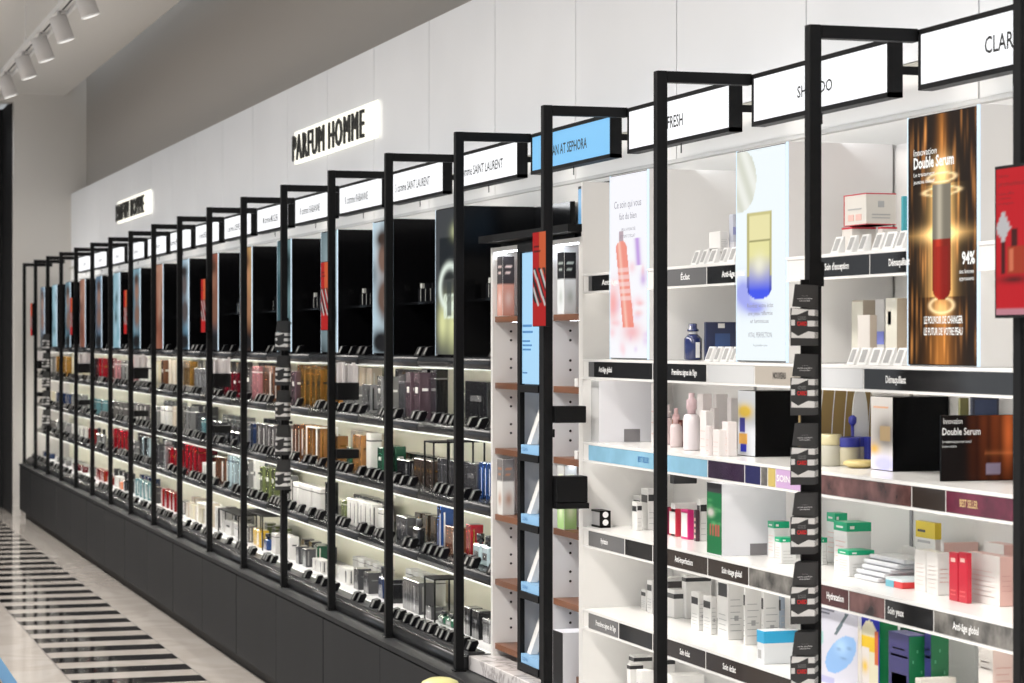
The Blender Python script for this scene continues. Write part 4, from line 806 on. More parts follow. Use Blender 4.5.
# shelf under the posters: navy bottle and boxes
y = at_s(693, .24); t = thing('serum_bottle', 'navy blue bottle with white label on its near side', 'bottle', (.24, y, ZT[0]))
zb_ = ZT[0]; nb = mat('navy_glass', (.01, .02, .10), .15, coat=.5)
MB().lathe(.24, y, [(.022, zb_ + .0005), (.026, zb_ + .004), (.026, zb_ + .062), (.016, zb_ + .073), (.012, zb_ + .075)], 24).build('glass_body', nb, t)
MB().lathe(.24, y, [(.013, zb_ + .075), (.013, zb_ + .083)], 20).build('white_collar', M_white2, t)
MB().lathe(.24, y, [(.017, zb_ + .083), (.017, zb_ + .088), (.012, zb_ + .092), (.012, zb_ + .104), (.008, zb_ + .106)], 20).build('cap', nb, t)
child(t, 'label', M_white2, (.238, .250, y - .0275, y - .0245, zb_ + .008, zb_ + .052))
pack('gift_box', 'navy box with small white label left of the jar poster', 'box', 704, 706, 736, 322, ZT[0], X=.25, body=(.012, .02, .07), sp=[(.4, .62, .84, .96, Wt), (.3, .8, .3, .7, (.03, .07, .2))], dmax=.1)
pack('skincare_carton', 'small white carton on the highest shelf left of the jar poster', 'carton', 709, 720, 728, 231, ZT[-1] + .040, X=.25, body=Wt, sp=lines(), dmax=.05)
pack('skincare_carton', 'white base carton holding up a smaller white carton on the highest shelf', 'carton', 707, 718, 730, 247.5, ZT[-1], X=.25, body=Wt, dmax=.07)
pack('skincare_carton', 'tall pale blue-grey carton touching the jar poster', 'carton', 729, 733, 738, 214, ZT[-1], X=.28, body=(.5, .52, .6), sp=[(0, 1, .6, .75, (.25, .27, .5))])
pack('skincare_carton', 'short lilac-grey carton against the jar poster', 'carton', 730, 734, 738, 242, ZT[-1], X=.20, body=(.6, .6, .64))
# red-edged white boxes over the price cards
zc = ZT[-1]
for lab, xa, xb, xc, yt, zz0 in (('lower left red-edged white box under the large one', 842, 852, 876, 227, zc), ('lower right red-edged white box under the large one', 878, 882, 897, 227, zc)):
    pack('cream_box', lab, 'box', xa, xb, xc, yt, zz0, X=.25, body=(.68, .64, .6), bands=[(.0, .03, Rd), (.93, 1, Rd)], dmax=.12)
zt2 = z_at(852, 227, .25)
pack('cream_box', 'large red-edged white box on top of two smaller ones', 'box', 844, 866, 896, 193, zt2 + .0025, X=.25, body=(.66, .63, .58), bands=[(.0, .025, Rd), (.965, 1, Rd)], sp=[(.4, .6, .55, .75, Gy), (.2, .8, .3, .34, Gy), (.2, .8, .2, .23, Gy)], fp=[(.2, .8, .5, .54, Gy), (.2, .45, .15, .35, Pk), (.55, .8, .15, .35, Pk), (.0, .03, 0, 1, Rd)], dmax=.15)
pack('skincare_carton', 'teal carton half hidden by the orange serum poster', 'carton', 901, 903, 908, 196, zc, X=.30, body=(.05, .35, .42))
# beige boxes left of the serum poster
zc = ZT[0]
for lab, xa, xb, xc, yt, X, body, fp_ in (('tan box with pale front, leftmost left of the serum poster', 852, 863, 876, 300, .28, (.42, .36, .29), [(.0, 1, .0, .97, (.6, .58, .5)), (.2, .8, .1, .18, (.15, .15, .55))]), ('small beige box standing before the tan one', 858, 870, 877, 315, .20, (.5, .43, .36), [(0, 1, 0, 1, (.66, .62, .58)), (.1, .9, .1, .2, (.2, .2, .6))]),
   ('white and violet box lying above a grey one', 875, 884, 897, 299, .30, (.5, .49, .48), [(0, 1, .3, .5, (.15, .18, .55))]), ('cream box with brown side touching the serum poster', 886, 897, 910, 298, .22, (.46, .38, .29), [(0, 1, 0, 1, (.7, .67, .58)), (.2, .5, .6, .8, (.2, .25, .6))])):
    pack('cream_box', lab, 'box', xa, xb, xc, yt, zc, X=X, body=body, fp=fp_, dmax=.10)

# best-seller shelf: lotion and white cartons
zc = ZT[1]
def bottle(label, px, X, r, z0, zb2, zt_, body, cap, sy=1, group=None):
    y = at_s(px, X); t = thing('lotion_bottle', label, 'bottle', (X, y, z0), group)
    MB().lathe(X, y, [(r * .92, z0 + .0005), (r, z0 + .005), (r, z0 + zb2 - .012), (r * .8, z0 + zb2 - .003), (r * .45, z0 + zb2)], 24).build('body', cm(body), t)
    MB().lathe(X, y, [(r * .5, z0 + zb2), (r * .5, z0 + zb2 + .012), (r * .62, z0 + zb2 + .013), (r * .62, z0 + zt_ - .02), (r * .35, z0 + zt_ - .015), (r * .35, z0 + zt_)], 20).build('pump_cap', cm(cap), t)
bottle('tall pale pink lotion bottle with pump cap, above the best-seller strip', 691.5, .235, .024, zc, .105, .165, (.72, .66, .68), (.75, .55, .58))
bottle('short pink-capped bottle behind the amber carton', 676, .27, .018, zc, .07, .115, (.6, .5, .5), (.7, .45, .45))
bottle('pink-capped bottle at the back beside the black frame post', 668, .32, .018, zc, .08, .12, (.66, .5, .5), (.7, .6, .6))
pack('serum_carton', 'amber and dark red serum carton left of the pale pink lotion', 'carton', 672.5, 677, 683, 420, zc, X=.27, body=(.12, .02, .015), fp=[(0, 1, 0, 1, (.42, .13, .02))], sp=[(.3, .7, .6, .9, (.5, .3, .25))])
PKS = [('tallest white carton behind the pale pink lotion', 697, 703, 712, 394, .30), ('wide white carton back right above the best-seller shelf', 713, 716, 728, 394, .33), ('pinkish small bottle box mid right', 710, 714, 719, 408, .27), ('white carton right of the lotion', 700, 706, 713, 411, .20), ('white carton with pink side beside the jar block', 722, 728, 737, 422, .20), ('low white carton in front right of the lotion', 713, 719, 729, 430, .18), ('white carton pressed to the black frame post', 651, 656, 666, 383, .30), ('narrow pink carton in the far row', 706, 709, 712, 426, .17), ('square white carton at back, topmost right', 727, 731, 738, 398, .35)]
for lab, xa, xb, xc, yt, X in PKS: pack('skincare_carton', lab + ', second row of shelves' if len(lab.split()) < 12 else lab, 'carton', xa, xb, xc, yt, zc, X=X, body=(.74, .68, .67) if 'pink' in lab else (.75, .71, .70), fp=lines(Pk, n=3), dmax=.09)

# shelf with white-and-black cartons and magenta cartons
zc = ZT[2]
BLK = lambda a=.68, c_=.86: [(.0, 1, a, c_, Bk)]
for lab, xa, xb, xc, yt, X, bands in (('white carton with black square label, far left of its shelf', 626, 633, 640, 492, .36, ()), ('second white carton with black label from the shelf\'s left', 633, 641, 647, 496, .30, ()), ('short white carton with two black labels in front', 632, 637, 642, 502, .24, ()), ('white carton with black label beside the black post', 641, 648, 656, 489, .28, ()), ('white carton right of the magenta ones', 697, 700, 707, 499, .28, ())):
    pack('skincare_carton', lab, 'carton', xa, xb, xc, yt, zc, X=X, body=Wt, fp=[(.1, .9, .66, .84, Bk)], sp=[(.05, .95, .70, .86, Bk)] + lines(n=3, v1=.55), dmax=.08)
for lab, xa, xb, xc, yt, X, body in (('dark red carton touching the black post', 665, 667, 671, 507, .275, (.22, .005, .05)), ('magenta carton with white front, left one', 669, 676, 681, 509, .27, (.5, .02, .05)), ('magenta carton with white front, right one', 681, 688, 694, 510, .265, (.62, .012, .17)), ('black and magenta carton with ring pattern', 694, 696, 698.5, 510, .265, (.05, .02, .03))):
    pack('skincare_carton', lab, 'carton', xa, xb, xc, yt, zc, X=X, body=body, fp=[(.1, .9, .08, .88, Wt)] if 'white' in lab else [(.2, .8, .1 + .18 * i, .2 + .18 * i, Pk) for i in range(4)], dmax=.06)
pack('skincare_carton', 'flat black carton lying on top of white ones', 'carton', 670, 674, 697, 497, zc + .155, X=.27, body=Bk, dmax=.09)
pack('skincare_carton', 'wide white carton carrying a flat black carton', 'carton', 671, 675, 698, 503.5, zc, X=.27, body=Wt, dmax=.09)
X, y = .165, at_s(600, .165); t = thing('mirror_stand', 'small black framed mirror cube with two round holes', 'mirror', (X, y, zc)); s1 = at_s(588.5, X)
z1 = z_at(600, 511, X); x1 = X + .035
MB().box(X, x1, y, y + .004, zc + .0004, z1).box(X, x1, s1 - .004, s1, zc + .0004, z1).box(X, x1, y, s1, zc + .0004, zc + .006).box(X, x1, y, s1, z1 - .005, z1).build('black_frame', M_black, t)
child(t, 'mirror_glass', mat('mirror_glass', (.7, .7, .72), .08, metal=1.0), (X + .003, X + .005, y + .004, s1 - .004, zc + .006, z1 - .005))
for zz_ in (.017, .041): MB().tube((X + .018, y - .0006, zc + zz_), (X + .018, y, zc + zz_), .0095, 20).build('round_hole', M_inkwhite, t)
# green-topped cartons and others to the right
GR = [('green-topped white carton left of the card strip', 768, 774, 789, 522, .25, None), ('short green-topped carton against the card strip', 775, 781, 796, 538, .20, None), ('green-topped carton just right of the card-strip post', 813, 822, 827, 538, .25, None), ('tallest green-topped white carton', 827, 835, 847, 513.5, .30, None), ('wide green-topped white carton, middle of the stack', 834, 847, 871, 523, .22, None), ('lowest front green-topped white carton', 838, 849, 874, 551, .18, None)]
for lab, xa, xb, xc, yt, X, _ in [g[:5] + (g[5] + (.06 if g[1] > 800 else .02), 0) for g in GR]: pack('skincare_carton', lab, 'carton', xa, xb, xc, yt, zc, X=X, body=(.72, .72, .71), bands=[(.82, 1, Gn)], fp=[(.2, .7, .88, .92, Wt)] + lines(Pk, .2, .7, 5), sp=[(.12, .3, .87, .93, Wt)] + lines(Gy, .1, .6, 4), dmax=.10)
pack('skincare_carton', 'white carton with yellow top standing alone', 'carton', 916, 935, 941, 523.5, zc, X=.34, body=(.7, .69, .66), bands=[(.74, 1, (.62, .47, .02))], fp=[(.1, .5, .83, .87, Bk), (.1, .75, .66, .70, Gy)] + lines(Gy, .1, .6, 6), dmax=.05)
for lab, xa, xb, xc, yt, X, body in (('white carton left of the yellow-topped one, at back', 902, 915, 920, 548, .38, Wt), ('white carton with grey lines before the yellow-topped one', 915, 926, 940, 551, .26, Wt), ('second white carton before the yellow-topped one', 927, 938, 950, 553, .25, Wt), ('long pale pink carton lying at the back', 941, 944, 985, 543, .34, (.74, .5, .45)), ('large white carton with pink near side, right end of shelf', 968, 1000, 1014, 557, .27, Pk), ('pink carton behind the white one at the right end', 985, 1004, 1018, 545, .36, Pk)):
    pack('skincare_carton', lab, 'carton', xa, xb, xc, yt, zc, X=X, body=body, fp=[(0, 1, 0, 1, (.75, .72, .69))] + lines(Pk, .15, .75, 6), sp=lines((.6, .3, .27), .3, .7, 4), dmax=.13)
for lab, xa, xb in (('left one of two red cartons', 949, 957.5), ('right one of two red cartons', 958.5, 967)): pack('serum_carton', lab, 'carton', xa, xb, xb + 4, 553, zc, X=.23, body=(.5, .008, .025), fp=[(.25, .75, .80, .88, Pk), (.2, .8, .2, .23, (.7, .1, .1)), (.2, .8, .12, .14, (.7, .1, .1))], dmax=.02)
pack('flat_carton', 'flat red and pale blue carton lying at the shelf edge', 'carton', 886, 902, 945, 580, zc, X=.235, body=(.62, .03, .03), bands=[(.7, 1, (.62, .7, .72))], fp=[(0, .5, .0, .7, (.12, .4, .5))], dmax=.12)
t = thing('plastic_bag_stack', 'crumpled clear wrapped pack left of the yellow-topped carton', 'wrapped pack', (.3, 4.85, zc)); bb = MB(); rr = random.Random(4)
for i in range(5): bb.cbox(.24 + .01 * i, .36, 5.27 - .015 * i, 5.40 + .01 * (i % 2), zc + .0005 + .012 * i, zc + .0115 + .012 * i, .003)
bb.build('wrapped_layer', mat('clear_film', (.62, .63, .66), .15, coat=.5), t); t['label'] = 'low stack of clear wrapped sheets left of the yellow-topped carton'

# lower shelf: white-and-black cartons
zc = ZT[3]
LW = [('white carton with black label, far left of the lower shelf', 626, 633, 640, 583, .36), ('second white carton from the left, lower shelf', 633.5, 640, 646, 585, .32), ('slim carton with black lower label, lower shelf', 641, 646, 651, 590, .28), ('white carton with black label beside the black post, lower shelf', 647, 652, 662, 581, .27), ('narrow white black-labelled carton right of the hexagonal box', 691, 698.5, 706, 593, .22), ('shorter white black-labelled carton before the tall one', 703, 711, 717, 597, .20), ('tall white carton with large black label, first of three', 717.5, 728, 744, 583, .19), ('tall white carton, second of three, lower shelf', 743.5, 745, 761, 587, .22), ('tall white carton, third of three, lower shelf', 761.5, 763.5, 780, 590, .25), ('grey-blue tall carton behind the blue flat box', 779, 781, 785, 592, .29)]
for lab, xa, xb, xc, yt, X in LW:
    X = max(X, .265) + (.02 if X > .25 else 0)
    pack('skincare_carton', lab, 'carton', xa, xb, xc, yt, zc, X=X, body=(.3, .35, .42) if 'grey-blue' in lab else Wt, fp=[(.1, .9, .74 if 'large' in lab else .68, .97 if 'large' in lab else .86, Bk)] + lines(n=4, v1=.5), sp=lines(n=6, v1=.8) + [(.4, .65, .33, .42, Gy)], dmax=.09)
for a in (744.2, 761.2): 
    pass
pack('skincare_carton', 'wide white box with black band beside the black post', 'box', 667, 674, 690, 590, zc, X=.31, body=Wt, bands=[(.68, .85, Bk)], dmax=.08)
pack('skincare_carton', 'dark flat carton at the back of the lower shelf', 'carton', 664, 668, 682, 578, zc + .0, X=.33, body=(.08, .07, .07), bands=[(.9, 1, Wt)], dmax=.08)
pack('skincare_carton', 'white flat carton at the back, lower shelf', 'carton', 682, 686, 711, 576, zc, X=.34, body=Wt, bands=[(.86, .95, Bk)], dmax=.08)
pack('mask_box', 'white flat box with bright blue lid at the shelf edge', 'box', 757, 764, 797, 631, zc, X=.160, body=(.68, .70, .72), bands=[(.62, .98, (.03, .35, .62))], fp=[(.2, .6, .15, .4, Gy)], dmax=.10)
# mask picture board, colourful box and green boxes
def maskcard(U, V):
    c = np.ones(U.shape + (3,)) * np.array((.60, .60, .68)); f = ((U - .7) * .8 + (V - .45) * -.55); g = ((U - .7) * .55 + (V - .45) * .9)
    f = (U - .64) - .8 * (V - .40); b_ = (f / .27) ** 2 + ((V - .40) / .25) ** 2 < 1; c = mixc(c, (.22, .42, .74), b_ * .9); c = mixc(c, (.4, .6, .85), np.clip(G(U, V, .65, .5, .14, .1), 0, 1) * b_); c = mixc(c, (.08, .15, .35), np.clip(G(U, V, .6, .46, .05, .012) + G(U, V, .82, .5, .05, .012) + G(U, V, .7, .36, .07, .01), 0, 1) * .8)
    b2 = ((U - .12 - .3 * (V - .52)) / .14) ** 2 + ((V - .52) / .13) ** 2 < 1; c = mixc(c, (.25, .55, .5), b2 * .8)
    c = mixc(c, (.12, .16, .18), (np.abs((U - .68) - .9 * (V - .8)) < .035) * (V > .62) * (V < .9) * 1.); c = mixc(c, (.1, .1, .14), IN(U, V, .2, .5, .88, .90) + IN(U, V, .2, .4, .84, .86)); c = mixc(c, (.35, .35, .6), IN(U, V, .0, .5, .02, .1) * .7); return c
X = .165; t = thing('picture_board', 'pale board with blue face mask picture, right of the card strip', 'board', (X, at_s(857, X), zc)); z1 = z_at(840, 604, X)
child(t, 'board', M_white2, (X, X + .01, at_s(858, X), at_s(812, X), zc + .0004, z1))
art(t, 'board_print', X - .0006, at_s(812, X) - .001, at_s(858, X) + .001, zc + .002, z1 - .001, maskcard, 50, 50, M_print)
def colorblk(U, V):
    c = np.ones(U.shape + (3,)) * np.array((.02, .03, .35)); b_ = (np.hypot((U - .5) / .45, (V - .6) / .32) < 1) | ((V < .6) & (np.abs(U - .5) < .45)); c = mixc(c, (.72, .68, .5), b_ * 1.); c = mixc(c, (.75, .5, .04), IN(U, V, .05, .9, .55, .72)); c = mixc(c, (.72, .68, .66), IN(U, V, .1, .5, .1, .58)); c = mixc(c, (.6, .15, .05), IN(U, V, .75, .95, .4, .8)); c = mixc(c, (.75, .5, .05), G(U, V, .3, .35, .15, .08)); c = mixc(c, (.45, .02, .05), IN(U, V, .3, .9, .02, .1)); return c
glorifier('bright box with yellow and blue picture front beside green boxes', 859, 880, 897, 616, zc, .175, colorblk, cm((.0, .16, .05)))
for lab, xa, xb, xc, yt, X in (('front purple-fronted box with green side', 889, 909, 926, 636, .17), ('purple-fronted green box behind the front one', 925, 931, 949, 634, .20)):
    pack('gift_box', lab, 'box', xa, xb, xc, yt, zc, X=X, body=(.01, .15, .055), bands=[(.985, 1, (.08, .08, .22))], fp=[(0, 1, 0, 1, (.035, .03, .16)), (.2, .8, .78, .80, Wt), (.1, .95, .68, .71, Wt), (.15, .9, .05, .45, (.4, .25, .45)), (.2, .5, .05, .4, Wt)], sp=[(.2 + .25 * (i % 3), .28 + .25 * (i % 3), .2 + .14 * i, .24 + .14 * i, (.1, .35, .2)) for i in range(5)], dmax=.05)
pack('gift_box', 'plain green box at the back left of the purple-fronted pair', 'box', 882, 884, 898, 620, zc, X=.33, body=(.0, .13, .05), dmax=.06)
pack('gift_box', 'plain green box at the back behind the purple-fronted pair', 'box', 900, 903, 940, 628, zc, X=.36, body=(.0, .13, .05), dmax=.07)
pack('skincare_carton', 'low white carton before the green boxes, cut by the lower edge', 'carton', 915, 920, 962, 679, zc, X=.15, body=(.7, .66, .6), dmax=.09)
pack('skincare_carton', 'white carton with pink striped side, right end of the lower shelf', 'carton', 979, 993, 1014, 650, zc, X=.19, body=(.68, .52, .47), fp=[(0, 1, 0, 1, (.7, .66, .62))] + lines(Pk, .75, .9, 2), sp=lines((.6, .35, .3), .15, .85, 9), dmax=.09)
# bottom deck goods and the big white block
def bigb(U, V): return np.ones(U.shape + (3,)) * np.array((.015, .015, .017))
Xq = .20; s0 = at_s(562.5, .10)
glorifier('large white display block with black front edge on the marble', 553, 563, 621, 633, ZB, .10, bigb, mat('white_block_side', (.72, .72, .76), .35))
for i, (lab, xa, xb, xc, yt, X) in enumerate((('white carton with peach stripe on the bottom deck', 612, 618, 628, 651, .30), ('dark-topped white carton, bottom deck, beside the black post', 629, 634, 652, 656, .26), ('small white carton before the dark-topped one, bottom deck', 627, 630, 643, 664, .20), ('white two-panel carton at the very bottom beside the black post', 636, 641, 654, 671, .16), ('dark-edged carton right of the black post, bottom deck', 662, 667, 675, 658, .30), ('clear-lidded tray right of the black post, bottom deck', 664, 672, 724, 676, .18))):
    pack('skincare_carton', lab, 'carton', xa, xb, xc, yt, ZB, X=X, body=Wt, bands=[(.86, .95, Bk)] if 'dark' in lab else (), fp=[(.2, .8, .2, .7, Gy)] if i > 2 else (), dmax=.10)

# ------------------------------------------------------------------ things on the portal posts
def flag(n, label, big=False, fn=None):
    s = ps(n); a, c_ = (s - .15, s + .012)
    t = thing('red_post_flag', label, 'flag sign', (-.02, s, 1.70), 'red flags on the portal posts')
    y1f = at_s(995, -.03) if n == -1 else s - .012; y0f = y1f - (.24 if n == -1 else .135)
    child(t, 'casing', M_black, (-.030, -.012, y0f, y1f, 1.703, 1.995)); child(t, 'clamp', M_black, (-.012, -.001, s - .03, s - .002, 1.74, 1.76), (-.012, -.001, s - .03, s - .002, 1.94, 1.96))
    e = .006 if n == -1 else .002
    art(t, 'printed_face', -.0306, y1f - e, y0f + e, 1.703 + e, 1.995 - e, fn, 30, 60, vcol_mat('flag_print', .85))
    return t, y1f
def bigflag(U, V):
    c = np.ones(U.shape + (3,)) * np.array((.62, .012, .02)); c = mixc(c, (.6, .58, .58), (np.abs(U - .12) / .13 + np.abs(V - .6) / .12 < 1) * 1.); c = mixc(c, (.07, .01, .01), IN(U, V, .08, .17, .28, .5) + IN(U, V, .27, .37, .46, .58)); c = mixc(c, (.45, .05, .02), IN(U, V, .2, .5, .28, .46)); c = mixc(c, (.75, .2, .1), IN(U, V, .24, .3, .3, .45)); c = mixc(c, (.1, .01, .01), np.clip(G(U, V, .3, .24, .25, .025), 0, 1)); c = mixc(c, (.6, .25, .3), (V < .05) * 1.); return c
def smallflag(U, V):
    c = np.ones(U.shape + (3,)) * np.array((.50, .015, .015)); c = mixc(c, (.65, .12, .04), (U > .5) * (V > .55) * 1.); c = mixc(c, (.02, .02, .022), IN(U, V, 0, 1, .24, .62) * ((U + 2.2 * V) % .35 < .2)); c = mixc(c, (.6, .58, .55), IN(U, V, .05, 1, .22, .6) * ((U * 1. + 2.2 * V) % .5 > .36)); c = mixc(c, (.05, .01, .01), IN(U, V, .1, .6, .78, .8) + IN(U, V, .1, .5, .84, .86)); return c
t, yf = flag(-1, 'large red backlit flag sign with perfume picture at the right edge', fn=bigflag)
for tx, z, h, w_ in (('Sélection', 1.972, .006, .04), ('promotions', 1.955, .010, .10), ('notre offre', 1.938, .006, .06), ('du moment', 1.930, .005, .05), ('en magasin', 1.92, .005, .06)): text(t, 'lettering', tx, mat('dark_red_ink', (.12, .0, .0), .5), -.0306, yf - .016, z, h, w_)
for n, w_ in ((2, 'on the post before the white wooden-shelved cabinet'), (5, 'on the post left of the third perfume bay'), (8, 'on the post left of the sixth perfume bay'), (11, 'on the post left of the ninth perfume bay'), (14, 'on the post left of the twelfth perfume bay'), (17, 'on the second post from the far end')):
    flag(n, f'narrow red flag sign with striped pattern {w_}', fn=smallflag)
# black holders with white blotter cards on the same posts
M_paper = mat('white_paper', (.74, .70, .69), .6)
for n in (2, 5, 8, 11, 14, 17):
    s = ps(n); wd = {2: 'white cabinet', 5: 'third perfume bay', 8: 'sixth perfume bay', 11: 'ninth perfume bay', 14: 'twelfth perfume bay', 17: 'fifteenth perfume bay'}[n]
    t = thing('blotter_holder', f'black holder box fixed to the post at the {wd}, upper one', 'holder', (.08, s - .015, 1.40), 'black holders on the portal posts')
    if n == 2: MB().cbox(.031, .131, s - .055, s - .004, 1.405, 1.457, .002).build('box', M_black, t)
    else:
        MB().cbox(.031, .128, s - .055, s - .004, 1.405, 1.480, .002).build('box', M_black, t); rr = random.Random(n)
        for q in range(8): MB().box(.034 + .0115 * q, .0445 + .0115 * q, s - .05 + rr.uniform(0, .02), s - .012 + rr.uniform(-.01, 0), 1.478, 1.560 + rr.uniform(-.008, .008)).build('blotter_card', M_paper, t)
    u = thing('lower_holder', f'black holder box fixed to the post at the {wd}, lower one', 'holder', (.08, s - .015, 1.15), 'black holders on the portal posts')
    if n == 2: MB().cbox(.031, .134, s - .06, s - .002, 1.158, 1.24, .002).build('box', M_black, u); child(u, 'tray', M_black, (.031, .137, s - .065, s, 1.140, 1.1575))
    else: MB().cbox(.031, .128, s - .055, s - .004, 1.155, 1.195, .002).build('box', M_black, u)
    child(u, 'screw_plate', M_black, (.031, .037, s - .028, s - .004, 1.36, 1.385))
# hanging strips of black and white sample cards
M_cblack = mat('card_black', (.03, .03, .031), .45); M_cwhite = mat('card_white', (.68, .67, .66), .4)
def card_strip(n, label, s_off, x0, z_top, count, pitch, layers):
    s = ps(n) - PW - s_off
    t = thing('sample_card_strip', label, 'card strip', (x0, s, z_top - pitch * count), 'hanging sample card strips')
    child(t, 'hanger_rail', M_black, (x0 + .055, x0 + .078, s + .012 * layers + .001, s + .012 * layers + .006, z_top - pitch * count, z_top + .01), (x0 + .06, x0 + .09, s + .012 * layers + .006, s + s_off, z_top - .02, z_top - .01), (x0 + .06, x0 + .09, s + .012 * layers + .006, s + s_off, z_top - pitch * count + .01, z_top - pitch * count + .02))
    if n == 0: child(t, 'peg_clip', M_black, (-.003, .033, s + s_off - .006, s + s_off - .0005, z_top - .005, z_top + .05))
    for i in range(count):
        zt_ = z_top - pitch * i
        for L in range(layers - 1, -1, -1):
            y = s + .010 * L; dx = .0065 * L; b = MB()
            w0, w1 = x0 + dx, x0 + .062 + dx; h = .142
            def q(pts, m): b.quad([(px_, y - (.0006 if m else 0), pz) for px_, pz in pts], m)
            # pouch: black header (narrower above), zigzag white and black body
            hd_ = [(w0 + .013, zt_ - .002), (w1, zt_ - .004), (w1, zt_ - .056), (w0 + .006, zt_ - .053)]; n0 = len(b.v)
            b.v += [(p_[0], y, p_[1]) for p_ in hd_] + [(p_[0], y + .002, p_[1]) for p_ in hd_]; b.f += [(n0 + 3, n0 + 2, n0 + 1, n0), (n0 + 4, n0 + 5, n0 + 6, n0 + 7)] + [(n0 + i_, n0 + (i_ + 1) % 4, n0 + 4 + (i_ + 1) % 4, n0 + 4 + i_) for i_ in range(4)]; b.m += [0] * 6; b.sm += [False] * 6
            b.box(w0 + .002, w1, y, y + .002, zt_ - h, zt_ - .0565, 0)
            b.quad([(w0 + .005, y - .0006, zt_ - .057), (w0 + .003, y - .0006, zt_ - .072), (w0 + .020, y - .0006, zt_ - .071), (w0 + .048, y - .0006, zt_ - .060)], 1)
            b.quad([(w0 + .045, y - .0006, zt_ - .060), (w0 + .045, y - .0006, zt_ - .073), (w1 - .001, y - .0006, zt_ - .074), (w1 - .001, y - .0006, zt_ - .060)], 1)
            b.quad([(w0 + .003, y - .0006, zt_ - .083), (w0 + .003, y - .0006, zt_ - .096), (w0 + .012, y - .0006, zt_ - .096), (w0 + .012, y - .0006, zt_ - .083)], 1)
            b.quad([(w0 + .043, y - .0006, zt_ - .085), (w0 + .043, y - .0006, zt_ - .098), (w1 - .001, y - .0006, zt_ - .098), (w1 - .001, y - .0006, zt_ - .085)], 1)
            b.quad([(w0 + .003, y - .0006, zt_ - .110), (w0 + .003, y - .0006, zt_ - .124), (w1 - .001, y - .0006, zt_ - .125), (w1 - .001, y - .0006, zt_ - .111), (w0 + .045, y - .0006, zt_ - .109), (w0 + .020, y - .0006, zt_ - .120)][::1], 1)
            o = b.build('sample_card', [M_cblack, M_cwhite], t)
            if L == 0 and n == 0:
                text(o, 'lettering', 'GOOD', mat('pale_grey_ink', (.25, .25, .25), .5), w0 + .019, y - .0008, zt_ - .083, .008, .02, face='y'); text(o, 'lettering', 'CARD', M_inkred, w0 + .017, y - .0008, zt_ - .096, .009, .024, face='y', bold=.03)
                for dz_, wd_ in ((.030, .013), (.036, .036), (.041, .026)): text(o, 'lettering', '- - -' if wd_ < .02 else 'carte parfum', M_inkwhite, w0 + .036 - wd_ / 2, y - .0008, zt_ - dz_, .003, wd_, face='y')
card_strip(0, 'hanging strip of black and white sample cards on the post beside the jar poster', .065, -.078, 1.790, 7, .158, 5)
card_strip(6, 'hanging strip of black and white sample cards left of the fourth perfume bay', .065, -.045, 1.755, 5, .162, 4)
card_strip(16, 'hanging strip of sample cards near the far end of the perfume wall', .065, -.045, 1.72, 5, .162, 2)

# ------------------------------------------------------------------ ceiling track and spotlights
TX, TZ = -0.65, 3.60
M_track = mat('white_track', (.82, .81, .80), .4); M_spot = mat('spot_white', (.60, .58, .57), .5)
t = thing('light_track', 'white suspended light track running along the ceiling', 'light track', (TX, 12, TZ))
child(t, 'rail', M_track, (TX - .022, TX + .022, -1, 22, TZ, TZ + .035)); child(t, 'black_slot', M_black, (TX + .0222, TX + .024, -1, 22, TZ + .008, TZ + .02))
child(t, 'bottom_slot', M_black, (TX + .004, TX + .016, -1, 22, TZ - .0015, TZ - .0002)); child(t, 'second_rail', M_track, (TX + .045, TX + .065, -1, 22, TZ - .012, TZ + .01))
for q in range(8, 22, 2): MB().tube((TX, q + .4, TZ + .035), (TX, q + .4, 4.0), .003, 6).lathe(TX, q + .4, [(.012, TZ + .035), (.012, TZ + .06), (.004, TZ + .09)], 10).build('suspension_wire', M_track, t)
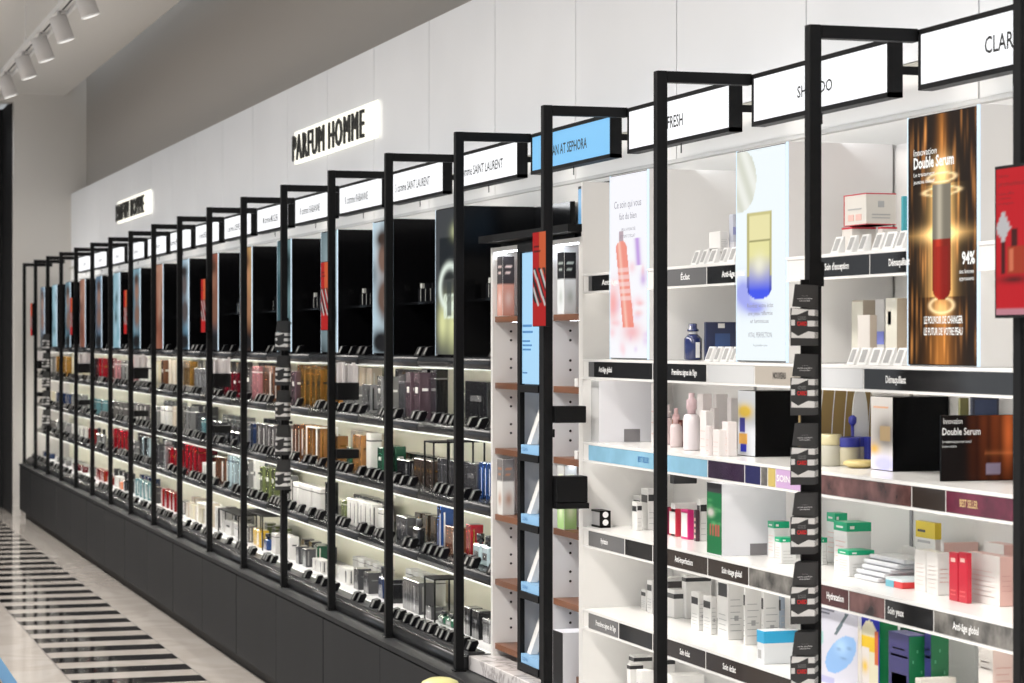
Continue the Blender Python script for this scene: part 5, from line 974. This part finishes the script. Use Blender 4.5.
for i, px in enumerate((6, 24, 41, 60, 84, 118, 165)):
    y = at_s(px, TX) ; w_ = ('farthest', 'second farthest', 'third farthest', 'fourth farthest', 'fifth farthest, nearly cut by the top edge', 'sixth farthest, above the frame', 'seventh farthest, above the frame')[i]
    u = thing('track_spotlight', f'white cylinder spotlight on the ceiling track, {w_}', 'spotlight', (TX + .02, y, TZ - .1), 'white cylinder spotlights on the ceiling track')
    a = math.radians(-20); b = MB().lathe(0, 0, [(.052, -.17), (.060, -.168), (.060, .0), (.055, .004)], 24); ca, sa = math.cos(a), math.sin(a)
    A = -a
    def R(b): b.v = [(TX - .015 + 0.88 * (x * math.cos(A) - z * math.sin(A)), y + 0.88 * yy, TZ - .035 + 0.88 * (x * math.sin(A) + z * math.cos(A))) for x, yy, z in b.v]; return b
    R(b).build('lamp_body', M_spot, u)
    R(MB().lathe(0, 0, [(.050, -.1735), (.050, -.1705)], 24)).build('lens', glow('lamp_lens', (1, .97, .92), 1.1), u)
    R(MB().lathe(0, 0, [(.0615, -.172), (.0615, -.162), (.0605, -.160)], 24)).build('rim', M_inkwhite, u)
    MB().tube((TX - .015, y, TZ - .05), (TX + .0, y, TZ - .0), .010, 10).box(TX - .0, TX + .04, y - .05, y + .05, TZ - .004, TZ - .0005).build('stem', M_spot, u)
t = thing('ceiling_lamp_plate', 'small pale ceiling plate with two wires at the upper left corner', 'ceiling fitting', (-.95, 16.8, 3.75))
MB().lathe(-.93, 16.6, [(.1, 3.74), (.11, 3.75), (.11, 3.765), (.02, 3.775)], 24).build('plate', M_track, t); MB().tube((-.96, 16.6, 3.77), (-.93, 16.6, 4.0), .003, 6).build('wire', M_track, t); MB().tube((-.92, 16.6, 3.77), (-.93, 16.6, 4.0), .003, 6).build('wire', M_track, t)
# ------------------------------------------------------------------ out-of-focus things in the near foreground
t = thing('paper_bag', 'dark bag with a light blue edge on the floor at the lower left corner', 'bag', (-2.1, 10.1, 0))
xL = x_on_s(1, 10.0) - .035; ORG[t.name] = Vector((xL, 10.1, 0)); t.location = ORG[t.name]
MB().prism([(xL + .205, .0), (xL - .045, .40), (xL - .40, .42), (xL - .44, .0)], 10.0, 10.3).build('bag_body', M_ink, t)
MB().prism([(xL + .275, .0), (xL + .008, .41), (xL - .043, .41), (xL + .207, .0)], 10.01, 10.29).build('blue_side', cm((.16, .36, .62)), t)
yb_ = 6.6; xb2 = x_on_s(440, yb_); t = thing('waste_bin', 'pale yellow domed lid just showing at the bottom edge', 'bin', (xb2, yb_, 0)); zt_ = z_at(440, 677, xb2)
MB().lathe(xb2, yb_, [(.05, .0), (.055, .01), (.06, zt_ - .06)], 24).build('body', cm((.3, .3, .3)), t)
MB().lathe(xb2, yb_, [(.062, zt_ - .06), (.062, zt_ - .03), (.05, zt_ - .012), (.03, zt_ - .003), (.006, zt_)], 24).build('domed_lid', cm((.62, .58, .26)), t)
